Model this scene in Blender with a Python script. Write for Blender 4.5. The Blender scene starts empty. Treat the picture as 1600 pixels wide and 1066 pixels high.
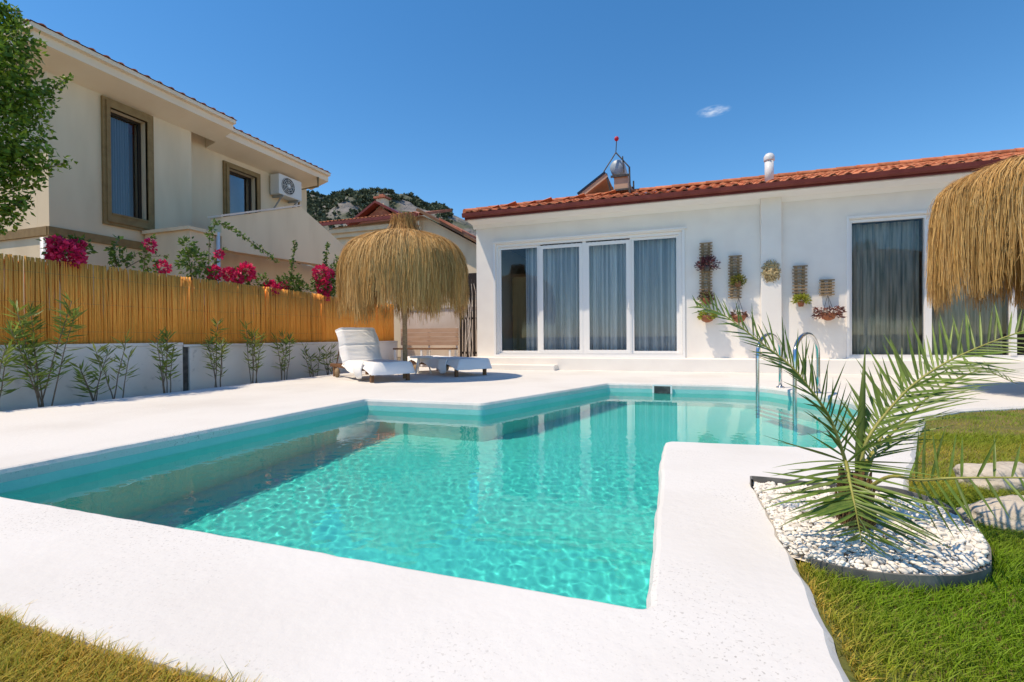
import bpy, bmesh, math, random
import numpy as np
from mathutils import Vector, Matrix, noise as mnoise

# ------------------------------------------------------------------ camera, sky, sun, exposure
sc = bpy.context.scene
col = sc.collection
random.seed(7)
rng = np.random.default_rng(11)

YAW, PITCH, ROLL, EYE = math.atan(260/750), -6/750, 0.008, 0.68
fwv = Vector((-math.sin(YAW)*math.cos(PITCH), math.cos(YAW)*math.cos(PITCH), math.sin(PITCH)))
rt0 = Vector((math.cos(YAW), math.sin(YAW), 0)); up0 = rt0.cross(fwv)
rtv = rt0*math.cos(ROLL) - up0*math.sin(ROLL); upv = up0*math.cos(ROLL) + rt0*math.sin(ROLL)
cam = bpy.data.objects.new('camera', bpy.data.cameras.new('camera')); col.objects.link(cam)
cam.data.sensor_width = 36; cam.data.lens = 750/1600*36
cam.data.clip_start = .02; cam.data.clip_end = 5000
m = Matrix((rtv, upv, -fwv)).transposed().to_4x4(); m.translation = (0, 0, EYE)
cam.matrix_world = m
sc.camera = cam

SUN = Vector((-.40, -.30, 1)).normalized()
world = bpy.data.worlds.new('World'); sc.world = world; world.use_nodes = True
wn = world.node_tree.nodes; wl = world.node_tree.links
bg = wn['Background']; bg.inputs[1].default_value = .135
sky = wn.new('ShaderNodeTexSky'); sky.sky_type = 'NISHITA'; sky.sun_disc = False
sky.sun_elevation = math.asin(SUN.z); sky.sun_rotation = math.atan2(SUN.x, SUN.y) % (2*math.pi)
sky.altitude = 400; sky.air_density = 1.0; sky.dust_density = .1; sky.ozone_density = 5.0
hsv = wn.new('ShaderNodeHueSaturation'); hsv.inputs['Saturation'].default_value = 1.27; wl.new(sky.outputs[0], hsv.inputs['Color'])
# one thin wisp of cloud in the clear sky
tc = wn.new('ShaderNodeTexCoord'); mp = wn.new('ShaderNodeMapping'); mp.inputs['Location'].default_value = (-.0605*33, -.918*33, -.3945*105); mp.inputs['Scale'].default_value = (33, 33, 105)
wl.new(tc.outputs['Generated'], mp.inputs['Vector'])
ln = wn.new('ShaderNodeVectorMath'); ln.operation = 'LENGTH'; wl.new(mp.outputs[0], ln.inputs[0])
fall = wn.new('ShaderNodeMapRange'); fall.inputs[1].default_value = 1.0; fall.inputs[2].default_value = .1; fall.inputs[3].default_value = 0; fall.inputs[4].default_value = 1
wl.new(ln.outputs['Value'], fall.inputs[0])
nz = wn.new('ShaderNodeTexNoise'); nz.inputs['Scale'].default_value = 2.2; nz.inputs['Detail'].default_value = 6; wl.new(mp.outputs[0], nz.inputs['Vector'])
mr = wn.new('ShaderNodeMapRange'); mr.inputs[1].default_value = .35; mr.inputs[2].default_value = .75; wl.new(nz.outputs['Fac'], mr.inputs[0])
mu = wn.new('ShaderNodeMath'); mu.operation = 'MULTIPLY'; wl.new(fall.outputs[0], mu.inputs[0]); wl.new(mr.outputs[0], mu.inputs[1])
mx = wn.new('ShaderNodeMix'); mx.data_type = 'RGBA'; mx.inputs[7].default_value = (3.6, 4.4, 5.8, 1)
wl.new(mu.outputs[0], mx.inputs[0]); wl.new(hsv.outputs[0], mx.inputs[6]); wl.new(mx.outputs[2], bg.inputs[0])

sun = bpy.data.lights.new('sun', 'SUN'); sun.energy = 2.75; sun.angle = math.radians(.53); sun.color = (1, .915, .80)
sun_o = bpy.data.objects.new('sun', sun); col.objects.link(sun_o)
sun_o.rotation_euler = SUN.to_track_quat('Z', 'Y').to_euler(); sun_o.location = (-6, -4, 14)
sun.cycles.is_caustics_light = True
sc.view_settings.view_transform = 'Standard'; sc.view_settings.look = 'None'
sc.view_settings.exposure = 0.62; sc.view_settings.gamma = 1
sc.view_settings.use_white_balance = True; sc.view_settings.white_balance_temperature = 7700; sc.view_settings.white_balance_tint = 10
sc.cycles.use_denoising = True
sc.cycles.max_bounces = 10; sc.cycles.transparent_max_bounces = 24
sc.cycles.sample_clamp_indirect = 6

# ------------------------------------------------------------------ materials
def M(name, base, rough=.6, base2=None, scale=6, detail=5, lo=.4, hi=.65, rand=0, attr=False, bump=0, bscale=60, bdist=.01,
      spec=.3, metal=0, transl=0, stretch=None, base3=None, scale3=90, lo3=.62, hi3=.7):
    mt = bpy.data.materials.new(name); mt.use_nodes = True
    n, l = mt.node_tree.nodes, mt.node_tree.links
    p = n['Principled BSDF']; p.inputs['Roughness'].default_value = rough; p.inputs['Metallic'].default_value = metal
    p.inputs['Specular IOR Level'].default_value = spec
    co = n.new('ShaderNodeTexCoord').outputs['Object']
    if stretch:
        mp = n.new('ShaderNodeMapping'); mp.inputs['Scale'].default_value = stretch; l.new(co, mp.inputs[0]); co = mp.outputs[0]
    if rand:
        oi = n.new('ShaderNodeObjectInfo')
        va = n.new('ShaderNodeVectorMath'); va.operation = 'ADD'; l.new(co, va.inputs[0]); 
        cx = n.new('ShaderNodeMath'); cx.operation = 'MULTIPLY'; cx.inputs[1].default_value = 37; l.new(oi.outputs['Random'], cx.inputs[0])
        l.new(cx.outputs[0], va.inputs[1]); co = va.outputs[0]
    rgb = n.new('ShaderNodeRGB'); rgb.outputs[0].default_value = (*base, 1); c = rgb.outputs[0]
    if attr:
        a = n.new('ShaderNodeAttribute'); a.attribute_name = 'col'; c = a.outputs['Color']
    def mixc(fac, c1, c2):
        x = n.new('ShaderNodeMix'); x.data_type = 'RGBA'; l.new(fac, x.inputs[0]); l.new(c1, x.inputs[6])
        if hasattr(c2, 'is_linked'): l.new(c2, x.inputs[7])
        else: x.inputs[7].default_value = (*c2, 1)
        return x.outputs[2]
    def nfac(s, d, a, b):
        t = n.new('ShaderNodeTexNoise'); t.inputs['Scale'].default_value = s; t.inputs['Detail'].default_value = d; l.new(co, t.inputs['Vector'])
        r = n.new('ShaderNodeMapRange'); r.inputs[1].default_value = a; r.inputs[2].default_value = b; l.new(t.outputs['Fac'], r.inputs[0])
        return r.outputs[0]
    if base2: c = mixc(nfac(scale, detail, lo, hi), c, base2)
    if base3:
        f1 = nfac(scale3, 3, lo3, hi3); f2 = nfac(1.3, 3, .45, .66)
        t = n.new('ShaderNodeMath'); t.operation = 'MULTIPLY'; l.new(f1, t.inputs[0]); l.new(f2, t.inputs[1]); c = mixc(t.outputs[0], c, base3)
    if rand:
        h = n.new('ShaderNodeHueSaturation'); r = n.new('ShaderNodeMapRange'); l.new(oi.outputs['Random'], r.inputs[0])
        r.inputs[3].default_value = 1-rand; r.inputs[4].default_value = 1+rand*.8; l.new(r.outputs[0], h.inputs['Value']); l.new(c, h.inputs['Color']); c = h.outputs[0]
    l.new(c, p.inputs['Base Color'])
    if bump:
        t = n.new('ShaderNodeTexNoise'); t.inputs['Scale'].default_value = bscale; t.inputs['Detail'].default_value = 5; l.new(co, t.inputs['Vector'])
        b = n.new('ShaderNodeBump'); b.inputs['Strength'].default_value = bump; b.inputs['Distance'].default_value = bdist
        l.new(t.outputs['Fac'], b.inputs['Height']); l.new(b.outputs[0], p.inputs['Normal'])
    if transl:
        tr = n.new('ShaderNodeBsdfTranslucent'); l.new(c, tr.inputs[0]); ms = n.new('ShaderNodeMixShader'); ms.inputs[0].default_value = transl
        out = n['Material Output']; l.new(p.outputs[0], ms.inputs[1]); l.new(tr.outputs[0], ms.inputs[2]); l.new(ms.outputs[0], out.inputs[0])
    return mt

def glass_mat(name, tint, ior=1.6, rough=0.0):
    mt = bpy.data.materials.new(name); mt.use_nodes = True
    n, l = mt.node_tree.nodes, mt.node_tree.links; n.remove(n['Principled BSDF'])
    t = n.new('ShaderNodeBsdfTransparent'); t.inputs[0].default_value = (*tint, 1)
    g = n.new('ShaderNodeBsdfGlossy'); g.inputs['Roughness'].default_value = rough
    fr = n.new('ShaderNodeFresnel'); fr.inputs[0].default_value = ior
    ms = n.new('ShaderNodeMixShader'); l.new(fr.outputs[0], ms.inputs[0]); l.new(t.outputs[0], ms.inputs[1]); l.new(g.outputs[0], ms.inputs[2])
    l.new(ms.outputs[0], n['Material Output'].inputs[0]); return mt

MT = dict(
    deck=M('deck_white', (.71, .69, .66), .85, (.60, .57, .53), .9, lo=.46, hi=.82, bump=.3, bscale=24, bdist=.010, base3=(.42, .40, .37), scale3=105, lo3=.60, hi3=.66),
    ground=M('earth', (.16, .12, .08), .95, (.23, .18, .12), 3, bump=.5, bscale=30),
    lawn=M('lawn_soil', (.10, .12, .03), .95, (.24, .17, .07), 2.2, bump=.6, bscale=70),
    grass=M('grass_blades', (.1, .2, .03), .55, attr=True, transl=.35, spec=.25),
    plaster=M('white_plaster', (.88, .825, .76), .85, (.84, .78, .72), 2.5, bump=.15, bscale=90, bdist=.004),
    trim=M('white_trim', (.84, .82, .80), .4),
    oldwall=M('weathered_white_wall', (.86, .80, .74), .9, (.72, .66, .60), 1.7, lo=.48, hi=.8, bump=.35, bscale=30, base3=(.42, .39, .36), scale3=9, lo3=.6, hi3=.8),
    cream=M('cream_render', (.80, .645, .45), .9, (.71, .56, .38), 2.2, lo=.42, hi=.7, stretch=(1, 1, .22), bump=.12, bscale=120, bdist=.003),
    pale=M('pale_cream_cornice', (.86, .74, .58), .9, (.82, .69, .53), 1.4),
    pinkwall=M('pale_garden_wall', (.74, .64, .56), .9, (.66, .56, .48), 2, bump=.2, bscale=50),
    brown=M('brown_trim', (.31, .20, .085), .7, (.25, .155, .065), 9),
    poolpaint=M('pool_plaster', (.07, .68, .63), .7, (.10, .72, .67), 1.5, bump=.1, bscale=40),
    poolband=M('pool_rim_plaster', (.24, .66, .61), .75, (.32, .70, .65), 3, bump=.25, bscale=40),
    steel=M('polished_steel', (.62, .62, .62), .18, metal=1),
    dark=M('dark_plastic', (.05, .05, .05), .55, (.11, .11, .105), 12),
    edge=M('bed_edging_plastic', (.10, .10, .095), .6, (.22, .21, .19), 10),
    grey=M('grey_plastic', (.35, .36, .36), .5),
    tile=M('terracotta_tile', (.50, .14, .06), .8, (.62, .24, .12), 9, rand=.28, bump=.2, bscale=50),
    tile_far=M('far_terracotta', (.40, .12, .07), .85, (.5, .2, .12), 3),
    fascia=M('red_brown_fascia', (.16, .028, .02), .45, (.2, .04, .03), 5),
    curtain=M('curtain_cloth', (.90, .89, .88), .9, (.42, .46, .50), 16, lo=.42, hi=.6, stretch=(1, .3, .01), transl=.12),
    curtain2=M('dark_curtain_cloth', (.72, .68, .58), .9, (.28, .34, .31), 7, transl=.2, stretch=(3, 3, .2)),
    curtain3=M('blue_curtain_cloth', (.30, .36, .42), .9, transl=.3),
    beige=M('beige_box', (.58, .42, .22), .6, (.52, .36, .18), 3, stretch=(8, 8, 1)),  # for the box standing in for a tan wall
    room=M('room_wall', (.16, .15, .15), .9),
    reed=M('reed_cane', (.98, .44, .085), .6, (.86, .30, .04), 5, rand=.18, stretch=(30, 30, 2.5), lo=.4, hi=.85, transl=.04),
    straw=M('straw', (.5, .3, .1), .7, attr=True, transl=.18, spec=.3),
    wood=M('timber', (.24, .12, .06), .6, (.15, .07, .035), 8, stretch=(1, 8, 8)),
    wood_pale=M('weathered_timber', (.36, .25, .15), .75, (.24, .16, .09), 10, stretch=(1, 6, 6), rand=.2),
    tan=M('tan_board', (.56, .37, .26), .7, (.50, .32, .22), 4, stretch=(1, 4, 4)),
    cloth=M('white_towelling', (.88, .86, .85), .95, bump=.5, bscale=220, bdist=.004),
    leaf=M('leaf', (.1, .2, .03), .5, attr=True, transl=.3, spec=.35),
    bark=M('bark', (.17, .12, .08), .9, (.27, .2, .14), 20, bump=.6, bscale=60),
    palmleaf=M('palm_leaflet', (.11, .18, .028), .42, (.18, .25, .045), 5, rand=.35, transl=.18, spec=.4),
    rachis=M('palm_stalk', (.34, .33, .09), .5, (.28, .25, .06), 20),
    fibre=M('palm_trunk_fibre', (.19, .10, .045), .95, (.09, .05, .025), 40, bump=1, bscale=90, bdist=.02),
    pebble=M('white_pebble', (.74, .69, .61), .6, (.58, .53, .46), 30, rand=.3, bump=.1, bscale=80),
    boulder=M('pale_boulder', (.56, .49, .40), .9, (.38, .33, .27), 7, bump=.8, bscale=22, bdist=.03),
    rockface=M('hill_rock', (.21, .195, .185), .95, (.09, .10, .065), .06, lo=.40, hi=.58, bump=1, bscale=.15, bdist=4),  # grey lightened to stand in for distance haze
    pine=M('pine_foliage', (.035, .055, .022), .9, attr=True),
    ac=M('white_enamel', (.72, .71, .68), .4),
    tank=M('galvanised', (.34, .42, .50), .4, (.28, .36, .44), 8),
    red=M('red_plastic', (.55, .02, .05), .35),
    terracotta=M('terracotta_pot', (.32, .12, .06), .8, (.24, .09, .05), 14),
    plaque=M('gold_cream_plaque', (.50, .38, .20), .55, (.24, .15, .06), 22, lo=.5, hi=.62),
    pipe=M('white_pipe', (.72, .72, .72), .35),
    win=glass_mat('window_glass', (.95, .97, .98), 1.42),
    collector=M('solar_collector', (.02, .025, .04), .15),
    blackframe=M('dark_window_frame', (.035, .025, .02), .4),
)
wm = bpy.data.materials.new('pool_water'); wm.use_nodes = True
p = wm.node_tree.nodes['Principled BSDF']; p.inputs['Base Color'].default_value = (.50, .99, .97, 1); p.inputs['Roughness'].default_value = 0
p.inputs['Specular IOR Level'].default_value = .25; p.inputs['IOR'].default_value = 1.333; p.inputs['Transmission Weight'].default_value = 1
MT['water'] = wm

# ------------------------------------------------------------------ helpers
def tag(o, label=None, cat=None, group=None, kind=None):
    if label: o['label'] = label
    if cat: o['category'] = cat
    if group: o['group'] = group
    if kind: o['kind'] = kind
    return o
def thing(name, label, cat, loc=(0, 0, 0), group=None):
    o = bpy.data.objects.new(name, None); col.objects.link(o); o.location = loc; o.empty_display_size = .1
    return tag(o, label, cat, group)
def rootloc(o):
    v = Vector((0, 0, 0))
    while o: v = v + o.location; o = o.parent
    return v
def link(name, me, mat, parent=None):
    o = bpy.data.objects.new(name, me); col.objects.link(o)
    if mat and not me.materials: me.materials.append(MT[mat] if isinstance(mat, str) else mat)
    if parent: o.parent = parent
    return o
class MB:
    def __init__(s): s.v = []; s.f = []
    def quad(s, *p):
        b = len(s.v); s.v += [tuple(q) for q in p]; s.f.append(tuple(range(b, b+len(p)))); return s
    def box(s, x0, x1, y0, y1, z0, z1):
        b = len(s.v); s.v += [(x0,y0,z0),(x1,y0,z0),(x1,y1,z0),(x0,y1,z0),(x0,y0,z1),(x1,y0,z1),(x1,y1,z1),(x0,y1,z1)]
        s.f += [tuple(b+i for i in q) for q in ((3,2,1,0),(4,5,6,7),(0,1,5,4),(1,2,6,5),(2,3,7,6),(3,0,4,7))]; return s
    def prism(s, pts, d):           # planar polygon extruded by vector d
        b = len(s.v); n = len(pts); d = Vector(d)
        s.v += [tuple(q) for q in pts] + [tuple(Vector(q)+d) for q in pts]
        s.f += [tuple(b+i for i in range(n))[::-1], tuple(b+n+i for i in range(n))] + [(b+i, b+(i+1) % n, b+n+(i+1) % n, b+n+i) for i in range(n)]; return s
    def tube(s, path, r, n=8, caps=True):
        path = [Vector(q) for q in path]; K = len(path); rs = r if hasattr(r, '__len__') else [r]*K
        t0 = (path[1]-path[0]).normalized(); a = t0.orthogonal().normalized(); b0 = len(s.v)
        for i, q in enumerate(path):
            t = (path[min(i+1, K-1)]-path[max(i-1, 0)]).normalized(); a = (a - t*a.dot(t)).normalized(); c = t.cross(a)
            for k in range(n):
                th = 2*math.pi*k/n; s.v.append(tuple(q+(a*math.cos(th)+c*math.sin(th))*rs[i]))
        for i in range(K-1):
            for k in range(n): s.f.append((b0+i*n+k, b0+i*n+(k+1) % n, b0+(i+1)*n+(k+1) % n, b0+(i+1)*n+k))
        if caps: s.f += [tuple(b0+k for k in range(n))[::-1], tuple(b0+(K-1)*n+k for k in range(n))]
        return s
    def lathe(s, prof, n=16, c=(0, 0, 0)):
        b0 = len(s.v)
        for r, z in prof:
            for k in range(n): th = 2*math.pi*k/n; s.v.append((c[0]+r*math.cos(th), c[1]+r*math.sin(th), c[2]+z))
        for i in range(len(prof)-1):
            for k in range(n): s.f.append((b0+i*n+k, b0+i*n+(k+1) % n, b0+(i+1)*n+(k+1) % n, b0+(i+1)*n+k))
        s.f += [tuple(b0+k for k in range(n))[::-1], tuple(b0+(len(prof)-1)*n+k for k in range(n))]; return s
    def build(s, name, mat, parent=None, smooth=False, bevel=0, local=False):
        off = Vector((0, 0, 0)) if local or not parent else rootloc(parent)
        me = bpy.data.meshes.new(name); me.from_pydata([tuple(Vector(q)-off) for q in s.v], [], s.f); me.validate()
        if smooth: me.polygons.foreach_set('use_smooth', [True]*len(me.polygons))
        if bevel:
            bm = bmesh.new(); bm.from_mesh(me); bmesh.ops.bevel(bm, geom=list(bm.edges), offset=bevel, segments=2, profile=.5, affect='EDGES', clamp_overlap=True); bm.to_mesh(me); bm.free()
        return link(name, me, mat, parent)
def npmesh(name, V, F, mat, parent=None, colr=None, smooth=False):
    V = np.asarray(V, dtype=np.float32); F = np.asarray(F, dtype=np.int32); k = F.shape[1]
    if parent: V = V - np.array(rootloc(parent), dtype=np.float32)
    me = bpy.data.meshes.new(name); me.vertices.add(len(V)); me.vertices.foreach_set('co', V.ravel())
    me.loops.add(F.size); me.loops.foreach_set('vertex_index', F.ravel())
    me.polygons.add(len(F)); me.polygons.foreach_set('loop_start', np.arange(0, F.size, k, dtype=np.int32))
    if smooth: me.polygons.foreach_set('use_smooth', np.ones(len(F), dtype=bool))
    if colr is not None:
        at = me.color_attributes.new('col', 'FLOAT_COLOR', 'POINT'); c4 = np.ones((len(V), 4), dtype=np.float32); c4[:, :3] = colr
        at.data.foreach_set('color', c4.ravel())
    me.update(calc_edges=True); me.validate()
    return link(name, me, mat, parent)
def nrm(a): return a/np.maximum(np.linalg.norm(a, axis=-1, keepdims=True), 1e-9)
def ribbons(name, P, side, width, C, mat, parent=None, tip=.25):
    P = np.asarray(P, float); N, K, _ = P.shape
    tp = np.linspace(1, tip, K)[None, :, None]; off = side[:, None, :]*width[:, None, None]*.5*tp
    V = np.stack([P-off, P+off], 2).reshape(-1, 3)
    b = (np.arange(N)[:, None]*K*2 + np.arange(K-1)[None, :]*2)[..., None]
    F = (b + np.array([0, 1, 3, 2])).reshape(-1, 4)
    return npmesh(name, V, F, mat, parent, np.repeat(C, K*2, axis=0))
def leafgeo(pos, d, length, width, C, fold=.25):
    d = nrm(d); r = nrm(np.cross(d, nrm(rng.normal(size=d.shape)))); u = np.cross(r, d)
    L, W = length[:, None], width[:, None]
    V = np.stack([pos, pos+d*L*.45-r*W*.5+u*W*fold, pos+d*L, pos+d*L*.45+r*W*.5+u*W*fold], 1).reshape(-1, 3)
    b = np.arange(len(pos))[:, None]*4
    F = np.concatenate([b+np.array([0, 1, 2]), b+np.array([0, 2, 3])])
    return V, F, np.repeat(C, 4, axis=0)
def leaves(name, pos, d, length, width, C, mat='leaf', parent=None, fold=.25):
    V, F, c = leafgeo(np.asarray(pos, float), np.asarray(d, float), length, width, C, fold)
    return npmesh(name, V, F, mat, parent, c)
def colmix(n, *cs):
    w = rng.dirichlet([.45]*len(cs), n); return (w @ np.array(cs))*rng.uniform(.7, 1.25, (n, 1))
def copy_tree(o, parent=None):
    c = o.copy(); col.objects.link(c); c.parent = parent
    for ch in list(o.children): copy_tree(ch, c)
    return c
def inpoly(x, y, poly):
    r = np.zeros(x.shape, bool); n = len(poly)
    for i in range(n):
        (x0, y0), (x1, y1) = poly[i], poly[(i+1) % n]
        if y0 == y1: continue
        r ^= ((y0 > y) != (y1 > y)) & (x < (x1-x0)*(y-y0)/(y1-y0)+x0)
    return r
def place(name, me, parent, xa, ya, za, loc):
    o = bpy.data.objects.new(name, me); col.objects.link(o); o.parent = parent
    mm = Matrix((xa, ya, za)).transposed().to_4x4(); mm.translation = Vector(loc)-rootloc(parent); o.matrix_local = mm
    return o
def structure(o): o['kind'] = 'structure'; return o
def stuffp(o): o['kind'] = 'stuff'; return o

# ------------------------------------------------------------------ ground, pool, deck, terrace, lawn
def densify(poly, step, rad=None, jit=0.0):
    out = []
    n = len(poly)
    for i in range(n):
        a, b, c = Vector(poly[i-1]), Vector(poly[i]), Vector(poly[(i+1) % n])
        r = rad[i] if rad else 0
        p0, p1 = b+(a-b).normalized()*r, b+(c-b).normalized()*r
        if r:
            for k in range(5):
                t = k/4; out.append((p0*(1-t)+b*t)*(1-t)+(b*(1-t)+p1*t)*t)
        else: out.append(b)
        rn = rad[(i+1) % n] if rad else 0
        e = c+(b-c).normalized()*rn; L = (e-p1).length; k = int(L/step)
        for j in range(1, k): out.append(p1.lerp(e, j/k))
    if jit:
        q = []
        for i, p in enumerate(out):
            t = (out[(i+1) % len(out)]-out[i-1]).normalized(); nn = Vector((t.y, -t.x))
            q.append(p+nn*jit*(mnoise.noise((p.x*1.7, p.y*1.7, 0))+.7*mnoise.noise((p.x*7, p.y*7, 3))+.45*mnoise.noise((p.x*19, p.y*19, 5))))
        out = q
    return [(p.x, p.y) for p in out]
def offset(poly, d):
    n = len(poly); out = []
    for i in range(n):
        t = (Vector(poly[(i+1) % n])-Vector(poly[i-1])).normalized(); nn = Vector((t.y, -t.x)); out.append((poly[i][0]+nn.x*d, poly[i][1]+nn.y*d))
    return out
POOL = [(-3.42, 1.27), (-.08, 1.25), (-.10, 3.28), (.88, 3.36), (1.67, 5.5), (1.64, 6.05), (1.33, 6.62), (1.10, 7.05), (.65, 7.2), (-.97, 7.08), (-1.92, 4.6), (-3.33, 4.57)]
pool = densify(POOL, .06, [.03, .02, .09, .05, .1, .1, .1, .1, .06, .03, .05, .03], .011)   # counter-clockwise: offset > 0 is outward
WATER = -.13; FLOOR = -1.28

g = MB()
for (x0, x1, y0, y1) in ((-900, -4, -900, 900), (2.2, 900, -900, 900), (-4, 2.2, -900, .6), (-4, 2.2, 7.9, 900)):
    g.quad((x0, y0, -.22), (x1, y0, -.22), (x1, y1, -.22), (x0, y1, -.22))
structure(g.build('ground', 'ground'))

DECK = [(-6.22, .73), (.33, .72), (.325, 2.43), (.93, 2.46), (1.03, 2.75), (1.55, 4.0), (1.93, 4.86), (2.38, 5.36), (3.06, 5.78), (5.2, 6.3), (9, 6.6), (9, 9.66), (-6.22, 9.66)]
deck_out = densify(DECK, .05, None, .02)
bm = bmesh.new()
def ring(pts, z): return [bm.verts.new((x, y, z)) for x, y in pts]
def loop_edges(vs): return [bm.edges.new((vs[i], vs[(i+1) % len(vs)])) for i in range(len(vs))]
def bridge(a, b):
    for i in range(len(a)): bm.faces.new((a[i], a[(i+1) % len(a)], b[(i+1) % len(b)], b[i]))
o0 = ring(offset(deck_out, 0.0), -.22); o1 = ring(deck_out, -.018); o2 = ring(offset(deck_out, -.02), 0)
bridge(o0, o1); bridge(o1, o2)
i0 = ring(offset(pool, .026), 0); i1 = ring(offset(pool, .011), -.006); i2 = ring(pool, -.028); i3 = ring(pool, -.075)
bridge(i1, i0); bridge(i2, i1); bridge(i3, i2)
ed = [bm.edges.get((o2[i], o2[(i+1) % len(o2)])) for i in range(len(o2))]+[bm.edges.get((i0[i], i0[(i+1) % len(i0)])) for i in range(len(i0))]
bmesh.ops.triangle_fill(bm, edges=ed, use_beauty=True)
bmesh.ops.recalc_face_normals(bm, faces=bm.faces)
me = bpy.data.meshes.new('pool_deck'); bm.to_mesh(me); bm.free()
structure(link('pool_deck', me, 'deck'))

b = MB(); n = len(pool)
top = offset(pool, -.001)
b.v = [(x, y, -.074) for x, y in top]+[(x, y, WATER-.06) for x, y in top]; b.f = [(i, n+i, n+(i+1) % n, (i+1) % n) for i in range(n)]
rim = structure(b.build('pool_rim', 'poolband', None, True)); 
b = MB(); b.v = [(x, y, WATER-.06) for x, y in pool]+[(x, y, FLOOR) for x, y in offset(pool, -.02)]
b.f = [(i, n+i, n+(i+1) % n, (i+1) % n) for i in range(n)]+[tuple(range(n, 2*n))]
basin = structure(b.build('pool_basin', 'poolpaint'))
for o in (basin, rim): o.cycles.is_caustics_receiver = True
# skimmer mouth in the far wall
b = MB(); b.box(-.33, -.11, 7.10, 7.128, -.165, -.02); sk = b.build('skimmer_mouth', 'dark', rim)
b = MB(); b.box(-.355, -.33, 7.098, 7.125, -.17, -.01).box(-.11, -.085, 7.098, 7.125, -.17, -.01).box(-.33, -.11, 7.099, 7.12, -.03, -.01); b.build('skimmer_frame', 'trim', sk)

st = .0105
gx = np.arange(-3.6, 1.9, .0078); gy = np.concatenate([np.arange(1.1, 2.9, .0072), np.arange(2.9, 4.4, .010), np.arange(4.4, 7.4, .016)])
X, Y = np.meshgrid(gx, gy); Z = np.zeros_like(X)
for i in range(70):
    a = rng.uniform(0, 2*math.pi); L = .030*(.13/.030)**rng.uniform(0, 1); k = 2*math.pi/L
    Z += .0050*L*L*np.sin(k*(X*math.cos(a)+Y*math.sin(a))+rng.uniform(0, 6.28))
calm = 1/(1+np.exp((Y-4.4)*1.8))*.85+.15                        # the far, sheltered end lies calmer
patch = .78+.16*np.sin(2.3*X+1.1*Y)+.14*np.sin(-1.7*X+3.1*Y+1)+.12*np.sin(4.3*X+2.2*Y+2)      # breezier and stiller patches
Z = Z*calm*np.clip(patch, .35, 1.2) + WATER
keep = inpoly(X, Y, offset(pool, .05)); keep = keep[:-1, :-1] | keep[1:, 1:]
idx = np.arange(X.size).reshape(X.shape)
F = np.stack([idx[:-1, :-1], idx[:-1, 1:], idx[1:, 1:], idx[1:, :-1]], -1)[keep]
used, inv = np.unique(F, return_inverse=True)
V = np.stack([X, Y, Z], -1).reshape(-1, 3)[used]
wo = structure(npmesh('pool_water', V, inv.reshape(F.shape), 'water', smooth=True)); wo.cycles.is_caustics_caster = True

t = MB(); t.box(-4.42, 9, 9.65, 10.06, -.1, .245); terr = structure(t.build('terrace', 'plaster', None, bevel=.012))
t = MB(); t.box(-4.36, -2.35, 9.36, 9.648, -.1, .11); structure(t.build('terrace_step', 'plaster', None, bevel=.012))

LAWN = [(-6.2, -4), (7, -4), (7, 6.55), (5.2, 6.35), (3.0, 5.83), (2.32, 5.4), (1.88, 4.88), (1.5, 4.0), (.98, 2.75), (.88, 2.5), (.28, 2.47), (.28, .76), (-6.2, .76)]
b = MB(); b.prism([(x, y, -.03) for x, y in LAWN], (0, 0, -.15)); structure(b.build('lawn', 'lawn'))
BED = [(.312, 2.42), (.60, 2.42), (.86, 2.44), (.95, 2.32), (.965, 2.12), (.925, 1.93), (.84, 1.75), (.73, 1.655), (.60, 1.60), (.47, 1.61), (.312, 1.70)]
bedp = densify(BED[::-1], .04, [.02]+[.05]*9+[.01])

# grass
def scatter(n, x0, x1, y0, y1, dens=None):
    x = rng.uniform(x0, x1, n); y = rng.uniform(y0, y1, n)
    k = inpoly(x, y, LAWN) & ~inpoly(x, y, offset(bedp, .012)); k &= ~((x < .34) & (y > .725)); k &= ~inpoly(x, y, offset(deck_out, .004))
    return x[k], y[k]
gxs, gys, ghs = [], [], []
for (n, x0, x1, y0, y1, h) in ((52000, -2.6, .2, .36, .76, 1.0), (85000, .3, 1.5, .55, 2.75, 1.0), (45000, .9, 2.6, 2.0, 4.2, 1.0), (42000, 1.4, 5.0, 3.2, 6.4, 1.0), (20000, -2.5, 1.2, -.6, .4, 1), (14000, 1.2, 4, 0, 3, 1), (500, -2.4, .2, .66, .752, 1.35), (160, .31, .40, .74, 1.66, 1.35)):
    x, y = scatter(n, x0, x1, y0, y1); gxs.append(x); gys.append(y); ghs.append(np.full(len(x), h))
x, y, hh = map(np.concatenate, (gxs, gys, ghs)); n = len(x)
def fbm(x, y, s, seed):
    r = np.random.default_rng(seed); v = np.zeros_like(x)
    for i in range(18):
        a = r.uniform(0, 6.28); k = s*2**r.uniform(-1, 1.6); v += np.sin(k*(x*np.cos(a)+y*np.sin(a))+r.uniform(0, 6.28))/(k/s)**.6
    return v/4.5
dry = 1/(1+np.exp(-(fbm(x, y, 5, 3)*2.2 - 1.25 + (x < 0)*1.45)))
edge = np.exp(-np.maximum(np.abs(x-.33)+(y > 2.4)*9, 0)/.05)+np.exp(-np.maximum(.73-y, 0)/.05)*(x < .35)+np.exp(-np.maximum((x-.98)-(y-2.75)*.43, 0)/.09)*(y > 2.7)*(x > .9)
dry = np.clip(dry+edge*.6, 0, 1)*rng.uniform(.35, 1.25, n)
dry = np.clip(dry, 0, 1)[:, None]
green = np.array([.13, .26, .012])*rng.uniform(.5, 1, (n, 1))+np.array([.22, .33, .015])*rng.uniform(.1, .6, (n, 1))
strawc = np.array([.72, .48, .10])*rng.uniform(.7, 1.2, (n, 1))
C = green*(1-dry)+strawc*dry
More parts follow.
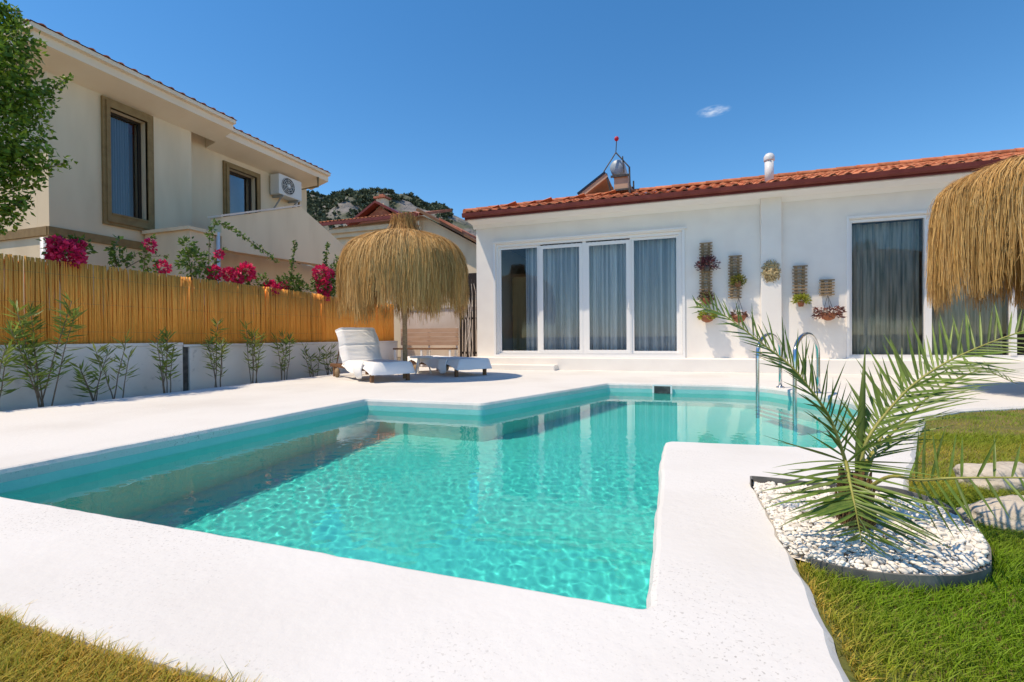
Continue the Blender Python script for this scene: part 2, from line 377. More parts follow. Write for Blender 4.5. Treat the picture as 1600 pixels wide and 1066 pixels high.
hgt = rng.uniform(.013, .031, n)*(1+.35*fbm(x, y, 9, 5))*hh; az = rng.uniform(0, 6.28, n); lean = rng.uniform(.2, 1.7, n)
dx, dy = np.cos(az)*lean*hgt, np.sin(az)*lean*hgt
zb = np.full(n, -.034)
P = np.stack([np.stack([x, y, zb], -1), np.stack([x+dx*.35, y+dy*.35, zb+hgt*.62], -1), np.stack([x+dx, y+dy, zb+hgt], -1)], 1)
sd = np.stack([-np.sin(az+.6), np.cos(az+.6), np.zeros(n)], -1)
go = ribbons('grass', P, sd, rng.uniform(.0022, .0046, n), C, 'grass', tip=.15)
tag(go, 'short patchy green and straw coloured lawn grass around the white deck', 'grass', kind='stuff')

# ------------------------------------------------------------------ boundary wall, reed fence
wall = thing('boundary_wall', 'weathered low white wall under the reed fence, in shade', 'wall', (-6.85, 4, -.22))
b = MB(); b.box(-6.97, -6.76, -3, 4.99, -.22, .60); b.build('wall_section', 'oldwall', wall, bevel=.008)
b = MB(); b.box(-6.97, -6.76, 5.09, 10.6, -.22, .575); b.build('wall_section', 'oldwall', wall, bevel=.008)
b = MB(); b.box(-6.97, -6.79, 4.991, 5.089, -.22, .57); b.build('gap_shade', 'dark', wall)  # dark block stands in for the shade inside the open slot
b = MB(); b.box(-6.985, -6.752, -3, 4.99, .601, .64).box(-6.985, -6.752, 5.0, 10.6, .577, .612); b.build('coping', 'oldwall', wall)
fence = thing('reed_fence', 'tall golden reed cane fence on top of the low white wall', 'fence', (-6.85, 4, .62))
def cane_mesh(i):
    b = MB(); h = 1.01; bend = random.uniform(-.012, .012)
    b.tube([(0, 0, 0), (bend, bend*.5, h*.5), (0, 0, h)], [.0105, .0095, .008], 6, caps=True)
    me = bpy.data.meshes.new('reed'); me.from_pydata(b.v, [], b.f); me.polygons.foreach_set('use_smooth', [True]*len(me.polygons)); me.materials.append(MT['reed']); return me
canes = [cane_mesh(i) for i in range(8)]
yy = 2.75; k = 0; rest = MB()
while yy < 10.55:
    topz = 1.0 + (1.63-1.02-.62)*0 + .018*mnoise.noise((yy*1.3, 0, 0))+random.uniform(-.009, .009) - (yy-3)*.009
    s = random.uniform(.75, 1.5); xx = -6.842+random.uniform(-.005, .005)
    if k < 300:
        o = bpy.data.objects.new('reed', canes[k % 8]); col.objects.link(o); o.parent = fence
        o.location = Vector((xx, yy, .615))-fence.location; o.scale = (s, s, topz); o.rotation_euler = (random.gauss(0, .006), random.gauss(0, .004), random.uniform(0, 6.28))
    else:
        rest.tube([(xx, yy, .60), (xx+random.uniform(-.01, .01), yy+random.gauss(0, .01), .61+topz)], [.0105*s, .008*s], 5)
    k += 1; yy += random.uniform(.0135, .0215)
for q in range(1300):                                               # the second, rear layer of the screen and the stretch left of the view
    yy = random.uniform(-1, 10.55); s = random.uniform(.8, 1.4); xx = -6.868+random.uniform(-.008, .008)
    rest.tube([(xx, yy, .60), (xx, yy+random.gauss(0, .012), 1.585+random.uniform(-.04, .02)-(yy-3)*.009)], [.0105*s, .008*s], 5)
stuffp(rest.build('rear_reeds', 'reed', fence, True))
for zz in (.78, 1.12, 1.45):
    b = MB(); b.tube([(-6.823, y, zz+.006*math.sin(y*2)) for y in np.arange(2.7, 10.5, .3)], .0011, 5); b.build('binding_wire', 'wood_pale', fence)

# ------------------------------------------------------------------ white house
house = thing('white_house', 'single storey white bungalow with red tiled roof behind the pool', 'house', (2.4, 10, 0))
HY, HX0, HX1 = 10.0, -4.30, 8.6
W1, W2 = (-3.84, .075), (2.86, 6.2); ZB, ZT = .30, 2.74
b = MB()
b.box(HX0, W1[0], HY, HY+.22, 0, 3.3).box(W1[0], W1[1], HY, HY+.22, ZT, 3.3).box(W1[1], W2[0], HY, HY+.22, 0, 3.3).box(W2[0], W2[1], HY, HY+.22, ZT-.03, 3.3).box(W2[1], HX1, HY, HY+.22, 0, 3.3)
b.box(W1[0], W1[1], HY, HY+.22, 0, ZB-.03).box(W2[0], W2[1], HY, HY+.22, 0, ZB-.03)
b.build('front_wall', 'plaster', house)
b = MB(); b.box(HX0, HX0+.22, HY+.222, 16, 0, 3.3).box(HX1-.22, HX1, HY+.222, 16, 0, 3.3).box(HX0+.222, HX1-.222, 15.8, 16, 0, 3.3); b.build('side_wall', 'plaster', house)
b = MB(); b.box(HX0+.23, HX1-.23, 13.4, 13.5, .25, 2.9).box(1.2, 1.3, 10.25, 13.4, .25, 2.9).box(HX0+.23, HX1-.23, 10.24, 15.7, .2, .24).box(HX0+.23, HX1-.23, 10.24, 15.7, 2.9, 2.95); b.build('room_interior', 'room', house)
b = MB(); b.box(1.45, 1.785, HY-.105, HY-.002, .247, 3.22); b.build('pilaster', 'plaster', house, bevel=.006)
b = MB(); b.prism([(-4.36, HY-.003, 3.12), (-4.36, HY-.003, 3.24), (-4.36, 9.60, 3.24), (-4.36, 9.60, 3.225), (-4.36, HY-.07, 3.20)], (HX1+4.4, 0, 0)); b.build('soffit_cornice', 'trim', house)
# sliding door and the two light window, each in frame, panes and curtains
def frame_boxes(x0, x1, z0, z1, y0, y1, w):
    b = MB(); b.box(x0, x0+w, y0, y1, z0, z1).box(x1-w, x1, y0, y1, z0, z1).box(x0+w, x1-w, y0, y1, z0, z0+w).box(x0+w, x1-w, y0, y1, z1-w, z1); return b
def curtain(name, x0, x1, z0, z1, y, mat, parent, per=.11, amp=.03, seed=0):
    r = random.Random(seed); nx = int((x1-x0)/.012); rows = 5; V = []; ph = 0; prof = []
    for i in range(nx+1):
        ph += 2*math.pi*.012/per*r.uniform(.35, 1.8); prof.append((math.sin(ph)*amp*r.uniform(.7, 1.2), ph))
    for j in range(rows):
        tz = j/(rows-1)
        for i in range(nx+1): V.append((x0+(x1-x0)*i/nx, y+prof[i][0]*(1.15-.35*tz)+.006*math.sin(prof[i][1]*.5+tz*3), z0+(z1-z0)*tz))
    F = [(j*(nx+1)+i, j*(nx+1)+i+1, (j+1)*(nx+1)+i+1, (j+1)*(nx+1)+i) for j in range(rows-1) for i in range(nx)]
    return npmesh(name, V, F, mat, parent, smooth=True)
sd = frame_boxes(W1[0]+.002, W1[1]-.002, ZB-.028, ZT-.002, HY+.03, HY+.12, .055).build('sliding_door', 'trim', house)
b = frame_boxes(W1[0]-.05, W1[1]+.05, ZB-.05, ZT+.055, HY-.022, HY-.002, .05); b.box(W1[0]-.05, W1[1]+.09, HY-.05, HY-.023, ZT+.03, ZT+.06); b.build('door_surround', 'trim', sd)
for i, (x0, x1, zz0, dy) in enumerate(((-3.785, -2.85, .0, .075), (-2.83, -1.9, .03, .045), (-1.83, -.93, .03, .045), (-.90, .02, .0, .075))):
    fr = frame_boxes(x0, x1, ZB+.03, ZT-.06-zz0, HY+dy, HY+dy+.035, .05 if zz0 == 0 else .07).build('door_leaf', 'trim', sd)
    b = MB(); b.box(x0+.05, x1-.05, HY+dy+.014, HY+dy+.02, ZB+.08, ZT-.11-zz0); b.build('pane', 'win', sd)
b = MB(); b.box(-2.849, -2.831, HY+.05, HY+.118, ZB+.028, ZT-.058).box(-1.899, -1.831, HY+.05, HY+.118, ZB+.028, ZT-.058).box(-.929, -.901, HY+.05, HY+.118, ZB+.028, ZT-.058); b.build('mullion', 'trim', sd)
b = MB(); b.box(-.97, -.94, HY+.01, HY+.044, 1.25, 1.45); b.build('door_handle', 'trim', sd)
for (x0, x1, s) in ((-3.22, -2.86, 1), (-2.84, -1.86, 2), (-1.85, -.9, 3), (-.9, .03, 4)):
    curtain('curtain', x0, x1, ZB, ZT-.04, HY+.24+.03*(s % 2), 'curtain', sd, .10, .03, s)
b = MB(); b.box(-4.0, -3.30, 11.6, 12.3, .25, 2.2); b.build('beige_wall_box', 'beige', house)  # beige box added indoors, stands in for the tan wall in the leftmost pane
w2 = frame_boxes(W2[0]+.002, W2[1]-.002, ZB-.028, ZT-.033, HY+.03, HY+.12, .05).build('window', 'trim', house)
b = frame_boxes(W2[0]-.04, W2[1]+.05, ZB-.05, ZT+.025, HY-.022, HY-.002, .04); b.build('window_surround', 'trim', w2)
b = MB(); b.box(3.965, 4.06, HY+.02, HY+.121, ZB+.022, ZT-.083); b.build('mullion', 'trim', w2)
b = MB(); b.box(5.1, 5.18, HY+.02, HY+.121, ZB+.022, ZT-.083); b.build('mullion', 'trim', w2)
for x0, x1 in ((2.92, 3.96), (4.065, 5.095), (5.185, 6.14)):
    b = MB(); b.box(x0, x1, HY+.07, HY+.076, ZB+.025, ZT-.086); b.build('pane', 'win', w2)
curtain('curtain', 2.93, 3.98, ZB, ZT-.08, HY+.26, 'curtain2', w2, .2, .045, 9)
curtain('curtain', 4.06, 5.1, ZB, ZT-.08, HY+.28, 'curtain2', w2, .2, .045, 10)
b = MB(); b.box(-3.9, .13, 9.93, HY-.003, .246, .266); b.build('door_sill', 'trim', sd)
b = MB(); b.box(2.8, 6.25, 9.94, HY-.003, .246, .262); b.build('window_sill', 'trim', w2)

# roof: deck, fascia, gutter, tiles
SL, EY, EZ, EX = .31, 9.53, 3.345, -4.36
RY = 12.6; RZ = EZ+SL*(RY-EY); RX = EX+(RY-EY)
roof = MB(); roof.quad((EX, EY, EZ), (HX1+.3, EY, EZ), (HX1+.3, RY, RZ), (RX, RY, RZ)); roof.quad((EX, EY, EZ), (RX, RY, RZ), (EX, 2*RY-EY, EZ)); roof.quad((RX, RY, RZ), (HX1+.3, RY, RZ), (HX1+.3, 2*RY-EY, EZ), (EX, 2*RY-EY, EZ))
roof = roof.build('roof', 'tile_far', house)
b = MB(); b.box(EX, HX1+.3, EY-.02, EY+.012, EZ-.115, EZ+.012); b.box(EX-.012, EX+.012, EY+.013, 2*RY-EY, EZ-.115, EZ+.012); b.build('fascia', 'fascia', roof)
b = MB(); b.prism([(EX-.03, EY-.022, EZ+.0), (EX-.03, EY-.022, EZ-.07), (EX-.03, EY-.06, EZ-.085), (EX-.03, EY-.10, EZ-.06), (EX-.03, EY-.105, EZ+.005), (EX-.03, EY-.095, EZ+.005), (EX-.03, EY-.088, EZ-.05), (EX-.03, EY-.06, EZ-.07)], (HX1-EX+.3, 0, 0)); b.build('gutter', 'fascia', roof)
b = MB(); b.box(EX+.02, HX1, EY+.013, HY-.003, EZ-.10, EZ-.075); b.build('soffit', 'trim', roof)
TW, TL = .215, .34
def tile_mesh():
    prof = [(-.5, .012), (-.42, .0), (-.25, -.004), (-.08, .004), (.02, .022), (.14, .040), (.26, .046), (.38, .038), (.5, .018)]
    b = MB(); K = len(prof)
    for yv, dz in ((-.02, .012), (TL+.03, -.006)):
        for px, pz in prof: b.v.append((px*TW*1.04, yv, pz+dz))
    for px, pz in prof: b.v.append((px*TW*1.04, -.02, pz-.006))
    for i in range(K-1): b.f += [(i, i+1, K+i+1, K+i), (2*K+i, 2*K+i+1, i+1, i)]
    me = bpy.data.meshes.new('roof_tile'); me.from_pydata(b.v, [], b.f); me.polygons.foreach_set('use_smooth', [i % 2 == 0 for i in range(len(me.polygons))]); me.materials.append(MT['tile']); return me
TM = tile_mesh(); tv = np.array([v.co[:] for v in TM.vertices]); tf = [tuple(p.vertices) for p in TM.polygons]
def tile_field(parent, org, xa, ya, ncol, nrow, ok, nparts):
    xa, ya = Vector(xa).normalized(), Vector(ya).normalized(); za = xa.cross(ya); org = Vector(org); restV, restF = [], []; cnt = 0
    for j in range(nrow):
        for i in range(ncol):
            c = org+xa*(i+.5)*TW+ya*(j*TL-.03)+za*(.012+random.uniform(0, .006))
            if not ok(c): continue
            jx = (xa+ya*random.gauss(0, .012)+za*random.gauss(0, .012)).normalized(); jy = (ya-jx*ya.dot(jx)).normalized(); jz = jx.cross(jy)
            if cnt < nparts: place('roof_tile', TM, parent, jx, jy, jz, c); cnt += 1
            else:
                R = np.array([jx, jy, jz]); b0 = len(restV)*len(tv); restV.append(tv @ R + np.array(c)); restF += [tuple(b0+q for q in f) for f in tf]
    if restV: stuffp(npmesh('roof_tiles', np.concatenate(restV), restF, 'tile', parent))
L = math.hypot(1, SL)
tile_field(roof, (EX+.02, EY, EZ), (1, 0, 0), (0, 1, SL), int((HX1+.3-EX)/TW), int((RY-EY)*L/TL), lambda c: c.x-EX > (c.y-EY)+.02, 285)
tile_field(roof, (EX, 2*RY-EY, EZ), (0, -1, 0), (1, 0, SL), int(2*(RY-EY)/TW), int((RY-EY)*L/TL), lambda c: min(c.y-EY, 2*RY-EY-c.y) > (c.x-EX)+.02, 0)
def ridge_run(parent, a, bb, n):
    a, bb = Vector(a), Vector(bb); d = (bb-a)/n; xa = d.normalized()
    b = MB(); Ls = d.length*1.12
    for i, (xx, r) in enumerate(((-.01, .105), (Ls, .09))):
        for k in range(9): th = math.pi*(k/8)*1.06-.1; b.v.append((xx, math.cos(th)*r, math.sin(th)*r*.8-.02))
    b.f = [(k, k+1, 10+k, 9+k) for k in range(8)]+[tuple(range(9))]
    me = bpy.data.meshes.new('ridge_tile'); me.from_pydata(b.v, [], b.f); me.materials.append(MT['tile'])
    ya = Vector((0, 0, 1)).cross(xa).normalized(); za = xa.cross(ya)
    for i in range(n): place('ridge_tile', me, parent, xa, ya, za, a+d*i+za*.03)
ridge_run(roof, (EX, EY, EZ+.03), (RX, RY, RZ+.04), 15)
ridge_run(roof, (RX, RY, RZ+.04), (HX1+.2, RY, RZ+.04), 26)
vp = MB().tube([(1.63, 10.15, 3.5), (1.63, 10.15, 3.98)], .078, 16).build('vent_pipe', 'pipe', roof, True)
b = MB(); b.lathe([(.088, 0), (.094, .02), (.094, .07), (.085, .10), (.06, .135), (.02, .152)], 16, (1.63, 10.15, 3.95)); b.build('vent_cap', 'pipe', vp, True)

# solar water heater on the roof
sh = thing('solar_water_heater', 'silver solar water tank with slanted collector and red ball on roof', 'water heater', (-1.6, 12.6, 4.3))
b = MB(); b.tube([(-1.42, 12.25, 4.92), (-1.42, 12.28, 4.92), (-1.42, 13.35, 4.92), (-1.42, 13.38, 4.92)], [.17, .19, .19, .17], 20); b.build('tank', 'tank', sh, True)
b = MB(); b.prism([(-2.42, 12.1, 4.33), (-1.72, 12.1, 4.80), (-1.69, 12.1, 4.755), (-2.39, 12.1, 4.285)], (0, 1.3, 0)); cl = b.build('collector', 'collector', sh)
b = MB(); b.prism([(-2.39, 12.12, 4.282), (-1.69, 12.12, 4.752), (-1.64, 12.12, 4.66), (-2.34, 12.12, 4.19)], (0, 1.26, 0)); b.build('collector_back', 'tan', cl)
for (a, c) in (((-1.68, 12.15, 4.75), (-1.52, 12.15, 4.00)), ((-1.12, 12.15, 4.85), (-1.10, 12.15, 4.03)), ((-1.68, 13.3, 4.75), (-1.52, 13.3, 4.08)), ((-1.12, 13.3, 4.85), (-1.10, 13.3, 4.08)), ((-2.38, 12.15, 4.25), (-2.38, 12.15, 3.76)), ((-2.38, 13.3, 4.25), (-2.38, 13.3, 3.76))):
    b = MB(); b.tube([a, c], .022, 6); b.build('leg', 'dark', sh)
b = MB(); b.box(-1.58, -1.12, 12.16, 12.2, 4.64, 4.69).box(-1.58, -1.12, 13.25, 13.29, 4.64, 4.69).box(-1.53, -1.1, 12.16, 12.2, 4.30, 4.34); b.build('cross_bar', 'dark', sh)
b = MB(); b.box(-1.5, -1.16, 12.21, 13.2, 4.32, 4.66); b.build('lower_panel', 'tan', sh)
for a, c in (((-1.74, 12.13, 4.80), (-1.45, 12.2, 5.26)), ((-1.13, 12.13, 4.85), (-1.45, 12.2, 5.26)), ((-1.28, 12.13, 5.12), (-1.25, 12.13, 4.72))):
    b = MB(); b.tube([a, c], .016, 6); b.build('brace', 'dark', sh)
b = MB(); b.tube([(-1.45, 12.2, 5.25), (-1.43, 12.2, 5.56)], .012, 6); po = b.build('float_rod', 'dark', sh)
b = MB(); b.lathe([(.01, -.06), (.04, -.045), (.06, 0), (.04, .045), (.01, .06)], 12, (-1.43, 12.2, 5.6)); b.build('float_ball', 'red', sh, True)

# ------------------------------------------------------------------ wall ornaments
def slat_planter(name, label, x0, x1, z0, z1, nsl, plants):
    t = thing(name, label, 'planter', ((x0+x1)/2, HY-.01, z0), 'slatted planters hung on the white wall')
    w = x1-x0
    for xx in (x0+w*.25, x0+w*.75):
        b = MB(); b.box(xx-.022, xx+.022, HY-.045, HY-.012, z0, z1); b.build('batten', 'wood_pale', t)
    b = MB(); b.box(-w/2, w/2, -.018, 0, -.012, .012); me = b.build('slat', 'wood_pale', t, local=True); md = me.data
    for i in range(nsl):
        o = me if i == 0 else bpy.data.objects.new('slat', md)
        if i: col.objects.link(o); o.parent = t
        o.location = Vector(((x0+x1)/2+random.uniform(-.006, .006), HY-.047, z0+.015+(z1-z0-.03)*i/(nsl-1)))-t.location; o.rotation_euler.y = random.gauss(0, .02)
    for (px, pz, r, n, cs, pot) in plants: wall_plant(t, px, pz, r, n, cs, pot)
    return t
def wall_plant(t, px, pz, r, n, cs, pot='terracotta', size=.055):
    b = MB(); b.lathe([(.04, -.10), (.055, -.03), (.06, 0), (.05, 0)], 10, (px, HY-.115, pz-.01)); b.build('pot', pot, t, True)
    th = rng.uniform(0, 6.28, n); el = rng.uniform(-.5, 1.3, n); rr = r*rng.uniform(.15, 1, n)**.6
    d = np.stack([np.cos(th)*np.cos(el), np.sin(th)*np.cos(el)*.6-.15, np.sin(el)*.8], -1)
    pos = np.array([px, HY-.12, pz])+d*rr[:, None]; pos[:, 1] = np.minimum(pos[:, 1], HY-.02)
    stuffp(leaves('foliage', pos, d+rng.normal(0, .5, (n, 3)), rng.uniform(.6, 1.3, n)*size, rng.uniform(.5, .9, n)*size*.5, colmix(n, *cs), 'leaf', t))
PUR = ((.12, .03, .05), (.06, .02, .03), (.22, .08, .08)); LIME = ((.35, .38, .04), (.22, .3, .03), (.45, .42, .08)); OLV = ((.16, .18, .03), (.28, .26, .04), (.10, .12, .02))
slat_planter('wall_planter', 'tallest slatted wall planter with bushy dark purple plant near its top', .39, .62, 1.28, 2.47, 22, [(.52, 2.02, .21, 420, PUR, 'dark'), (.5, 1.40, .15, 200, ((.10, .10, .03), (.18, .09, .05), (.05, .04, .03)), 'terracotta')])
slat_planter('wall_planter', 'slatted wall planter with olive green plant, left of the face plaque', .90, 1.13, 1.38, 2.19, 15, [(1.06, 1.70, .13, 300, OLV, 'wood')])
slat_planter('wall_planter', 'slatted wall planter with bright lime green plant at its foot', 1.97, 2.205, 1.32, 1.94, 11, [(2.09, 1.30, .13, 360, LIME, 'terracotta')])
slat_planter('wall_planter', 'smallest slatted wall rack, above the hanging basket by the window', 2.39, 2.625, 1.38, 1.67, 6, [])
def hanging(name, label, px, pz, r, n, cs, wire, group):
    t = thing(name, label, 'hanging pot', (px, HY-.1, pz), group)
    b = MB(); b.lathe([(.03, -.13), (.09, -.10), (.125, -.03), (.13, 0), (.11, 0)], 14, (px, HY-.14, pz)); b.build('bowl', 'terracotta', t, True)
    for dx in (-.09, 0, .09):
        b = MB(); b.tube([(px+dx, HY-.14-(.1 if dx == 0 else 0), pz), (px, HY-.1, pz+wire)], .004, 5); b.build('wire', 'dark', t)
    th = rng.uniform(0, 6.28, n); rr = r*rng.uniform(.3, 1, n)**.6
    d = np.stack([np.cos(th), np.sin(th)*.55-.1, rng.uniform(-.45, .45, n)], -1); pos = np.array([px, HY-.15, pz+.01])+d*rr[:, None]; pos[:, 1] = np.minimum(pos[:, 1], HY-.02)
    stuffp(leaves('foliage', pos, d+rng.normal(0, .4, (n, 3)), rng.uniform(.04, .08, n), rng.uniform(.02, .035, n), colmix(n, *cs), 'leaf', t))
hanging('hanging_pot', 'terracotta hanging bowl of reddish leaves below the smallest rack', 2.51, 1.06, .22, 260, ((.20, .06, .05), (.08, .04, .04), (.3, .13, .1)), .32, 'hanging pots on the white wall')
hanging('hanging_pot', 'rusty hanging pot below the olive planter, behind the palm frond', 1.07, 1.05, .13, 130, ((.16, .06, .05), (.10, .05, .03), (.2, .1, .06)), .33, 'hanging pots on the white wall')
hanging('hanging_pot', 'lime green leafy hanging pot below the tallest planter', .52, 1.06, .15, 240, LIME, .24, 'hanging pots on the white wall')
# carved face plaque
t = thing('face_plaque', 'cream and gold carved face plaque with wavy hair on the pilaster', 'plaque', (1.61, HY-.11, 1.6))
px, pz, py = 1.61, 1.86, HY-.108
V, F = [], []; NU, NV = 21, 25
for j in range(NV):
    for i in range(NU):
        u, v = i/(NU-1)*2-1, j/(NV-1)*2-1; w = math.sqrt(max(0, 1-v*v*.98))*(1-.18*max(0, -v)); e = max(0, 1-u*u)
        d = .05*math.sqrt(e)*math.sqrt(max(0, 1-v*v))
        d += .022*math.exp(-(u/.14)**2)*math.exp(-((v+.02)/.25)**2)*(1.3 if v < .05 else 1) + .010*math.exp(-(u/.28)**2-((v+.47)/.07)**2)+.008*math.exp(-(u/.24)**2-((v+.6)/.06)**2)
        d -= .014*(math.exp(-((u-.36)/.17)**2-((v-.15)/.09)**2)+math.exp(-((u+.36)/.17)**2-((v-.15)/.09)**2)); d += .010*math.exp(-((abs(u)-.36)/.25)**2-((v-.32)/.06)**2)
        V.append((px+u*w*.085, py-d, pz+v*.115))
F = [(j*NU+i, j*NU+i+1, (j+1)*NU+i+1, (j+1)*NU+i) for j in range(NV-1) for i in range(NU-1)]
npmesh('face', V, F, 'plaque', t, smooth=True)
r = random.Random(4)
for k in range(30):
    th = math.radians(-75+330*k/29+r.uniform(-6, 6)) ; c0, s0 = math.cos(th), math.sin(th); path = []
    for q in range(8):
        tq = q/7; rad = .075+tq*.095*r.uniform(.9, 1.1); wob = .018*math.sin(tq*7+k)
        path.append((px+c0*rad-s0*wob, py-.03+tq*.012-.01*math.sin(tq*9+k), pz+.015+s0*rad*1.08+c0*wob-(.06*tq*tq if s0 < .3 else 0)))
    b = MB(); b.tube(path, [.017*(1-.75*q/7) for q in range(8)], 6); b.build('hair_lock', 'plaque', t, True)
b = MB(); b.prism([(px+.13*math.cos(a), py-.005, pz+.15*math.sin(a)-(.05 if math.sin(a) < -.6 else 0)) for a in np.linspace(0, 6.28, 24, endpoint=False)], (0, .012, 0)); b.build('backing', 'plaque', t)

# ------------------------------------------------------------------ pool ladder
ld = thing('pool_ladder', 'stainless steel pool ladder with two arched handrails at far right edge', 'ladder', (1.2, 6.6, 0))
def rail(foot, post):
    f, q = Vector(foot), Vector(post); pts = [Vector((f.x, f.y, -1.05)), Vector((f.x, f.y, -.5)), Vector((f.x, f.y, -.05)), Vector((f.x, f.y, .40))]
    c = (f+q)/2; rr = (q-f)/2
    for k in range(1, 12):
        a = math.pi*k/12; pts.append(Vector((c.x, c.y, .45))-rr*math.cos(a)+Vector((0, 0, .24*math.sin(a))))
    pts += [Vector((q.x, q.y, .40)), Vector((q.x, q.y, .2)), Vector((q.x, q.y, 0.0))]
    b = MB(); b.tube(pts, .021, 10); b.build('handrail', 'steel', ld, True)
    b = MB(); b.lathe([(.05, 0), (.05, .012), (.028, .022), (.022, .022)], 14, (q.x, q.y, .001)); b.build('flange', 'steel', ld, True)
fa, fb = Vector((.87, 6.22, 0)), Vector((1.13, 5.62, 0))
rail(fa, (1.24, 6.98, 0)); rail(fb, (1.53, 6.42, 0))
for z in (-.32, -.58, -.84):
    d = (fb-fa).normalized(); s = Vector((-d.y, d.x, 0))*.04; b = MB(); b.prism([fa+s+Vector((0, 0, z)), fb+s+Vector((0, 0, z)), fb-s+Vector((0, 0, z)), fa-s+Vector((0, 0, z))], (0, 0, .025)); b.build('tread', 'steel', ld)

# ------------------------------------------------------------------ straw parasols
def parasol(name, label, loc, seed, n, grp, wid, rag, prof):
    global rng
    keep_rng = rng; rng = np.random.default_rng(seed)
    t = thing(name, label, 'parasol', loc, grp); x0, y0, _ = loc
    b = MB(); b.tube([(x0, y0, -.05), (x0, y0, 2.6)], [.042, .036], 10); b.build('pole', 'wood_pale', t, True)
    b = MB(); b.lathe([(r*.93, z-.05) for r, z in prof[:7]], 28, (x0, y0, 0)); b.f = b.f[:-2]; b.build('light_block_cone', 'fibre', t, True)  # dark inner cone added to block light through the straw
    for k in range(8):
        a = k*math.pi/4; b = MB(); b.tube([(x0+.04*math.cos(a), y0+.04*math.sin(a), 2.36), (x0+.86*math.cos(a), y0+.86*math.sin(a), 2.05)], .016, 6); b.build('rib', 'wood_pale', t)
    PR = np.array(prof); seg = np.r_[0, np.cumsum(np.hypot(*np.diff(PR, axis=0).T))]
    def at(s): return np.stack([np.interp(s, seg, PR[:, 0]), np.interp(s, seg, PR[:, 1])], -1)
    K = 6; nb_ = int(n/34); bid = rng.integers(0, nb_, n); sh = prof[4][0]/.95                  # straws hang in tied bundles
    blay = rng.choice(3, nb_, p=[.2, .36, .44]); lay = blay[bid]
    bs0 = np.where(blay == 0, rng.uniform(0, .35, nb_), np.where(blay == 1, rng.uniform(.3, .85*sh, nb_), rng.uniform(.7*sh, 1.3*sh, nb_)))
    bln = np.where(blay == 2, rng.uniform(.62, 1.15, nb_), rng.uniform(.5, .95, nb_)); s0 = np.maximum(0, bs0[bid]+rng.normal(0, .05, n)); bth = rng.uniform(0, 6.28, nb_)
    s1 = np.minimum(s0+bln[bid]*rng.uniform(.72, 1.1, n), seg[-1]-.30+rng.normal(0, .05, n)+rag*rng.normal(size=nb_)[bid]*(lay == 2))
    th = bth[bid]+rng.normal(0, .055, n); dth = rng.normal(0, .022, nb_)[bid]+rng.normal(0, .025, n); lift = rng.uniform(-.045, .03, nb_)[bid]+rng.normal(0, .014, n)
    P = np.zeros((n, K, 3)); bow = rng.normal(0, .010, (n, 2))
    for q in range(K):
        tq = q/(K-1); s = s0+(s1-s0)*tq; rz = at(np.minimum(s, seg[-1])); r = rz[:, 0]+lift*tq+rng.normal(0, .006, n); a = th+dth*tq*tq+bow[:, 0]*math.sin(tq*3.1)
        P[:, q] = np.stack([x0+r*np.cos(a), y0+r*np.sin(a), rz[:, 1]+np.where(lay < 2, lift*.6*tq, 0)], -1)
    side = np.stack([-np.sin(th+rng.normal(0, .5, n)), np.cos(th+rng.normal(0, .5, n)), rng.normal(0, .15, n)], -1)
    C = colmix(nb_, (.66, .37, .11), (.88, .60, .27), (.28, .14, .04), (.50, .26, .07))[bid]*.55+colmix(n, (.72, .42, .13), (.92, .66, .32), (.22, .10, .025), (.58, .30, .08))*.45
    stuffp(ribbons('thatch', P, nrm(side), rng.uniform(.5, 1.3, n)*wid, C, 'straw', t, tip=.45))
    n2 = 520; th = rng.uniform(0, 6.28, n2); r0 = rng.uniform(.02, .2, n2); h = rng.uniform(.16, .34, n2)    # the tied top knot
    P = np.zeros((n2, 4, 3))
    for q in range(4):
        tq = q/3; r = r0*.5+.1+(.13*(1-tq)**2+.03*tq)*1.1*r0/.2; a = th+rng.normal(0, .1, n2)*tq
        P[:, q] = np.stack([x0+r*np.cos(a), y0+r*np.sin(a), prof[0][1]-.06+h*tq], -1)
    stuffp(ribbons('top_knot', P, nrm(np.stack([-np.sin(th), np.cos(th), 0*th], -1)), rng.uniform(.8, 1.5, n2)*wid, colmix(n2, (.42, .22, .07), (.3, .14, .04), (.5, .3, .1)), 'straw', t, tip=.6))
    b = MB(); b.lathe([(.2, -.07), (.17, 0), (.15, .1), (.12, .16), (.02, .19)], 16, (x0, y0, prof[0][1])); b.build('knot_core', 'fibre', t, True)
    rng = keep_rng; return t
parasol('straw_parasol', 'shaggy round straw parasol shading the loungers in front of fence', (-4.36, 7.06, 0), 21, 16000, 'straw parasols', .010, .11, [(.10, 2.50), (.36, 2.44), (.64, 2.35), (.86, 2.22), (.98, 2.05), (1.04, 1.82), (1.045, 1.58), (1.05, 1.3), (1.05, 1.05), (1.045, .80)])
parasol('straw_parasol', 'shaggy straw parasol cut by the right picture edge before the window', (4.17, 6.74, 0), 33, 24000, 'straw parasols', .0085, .05, [(.10, 2.62), (.45, 2.58), (.88, 2.50), (1.18, 2.40), (1.30, 2.27), (1.335, 2.05), (1.34, 1.75), (1.345, 1.45), (1.34, 1.15), (1.33, .72)])

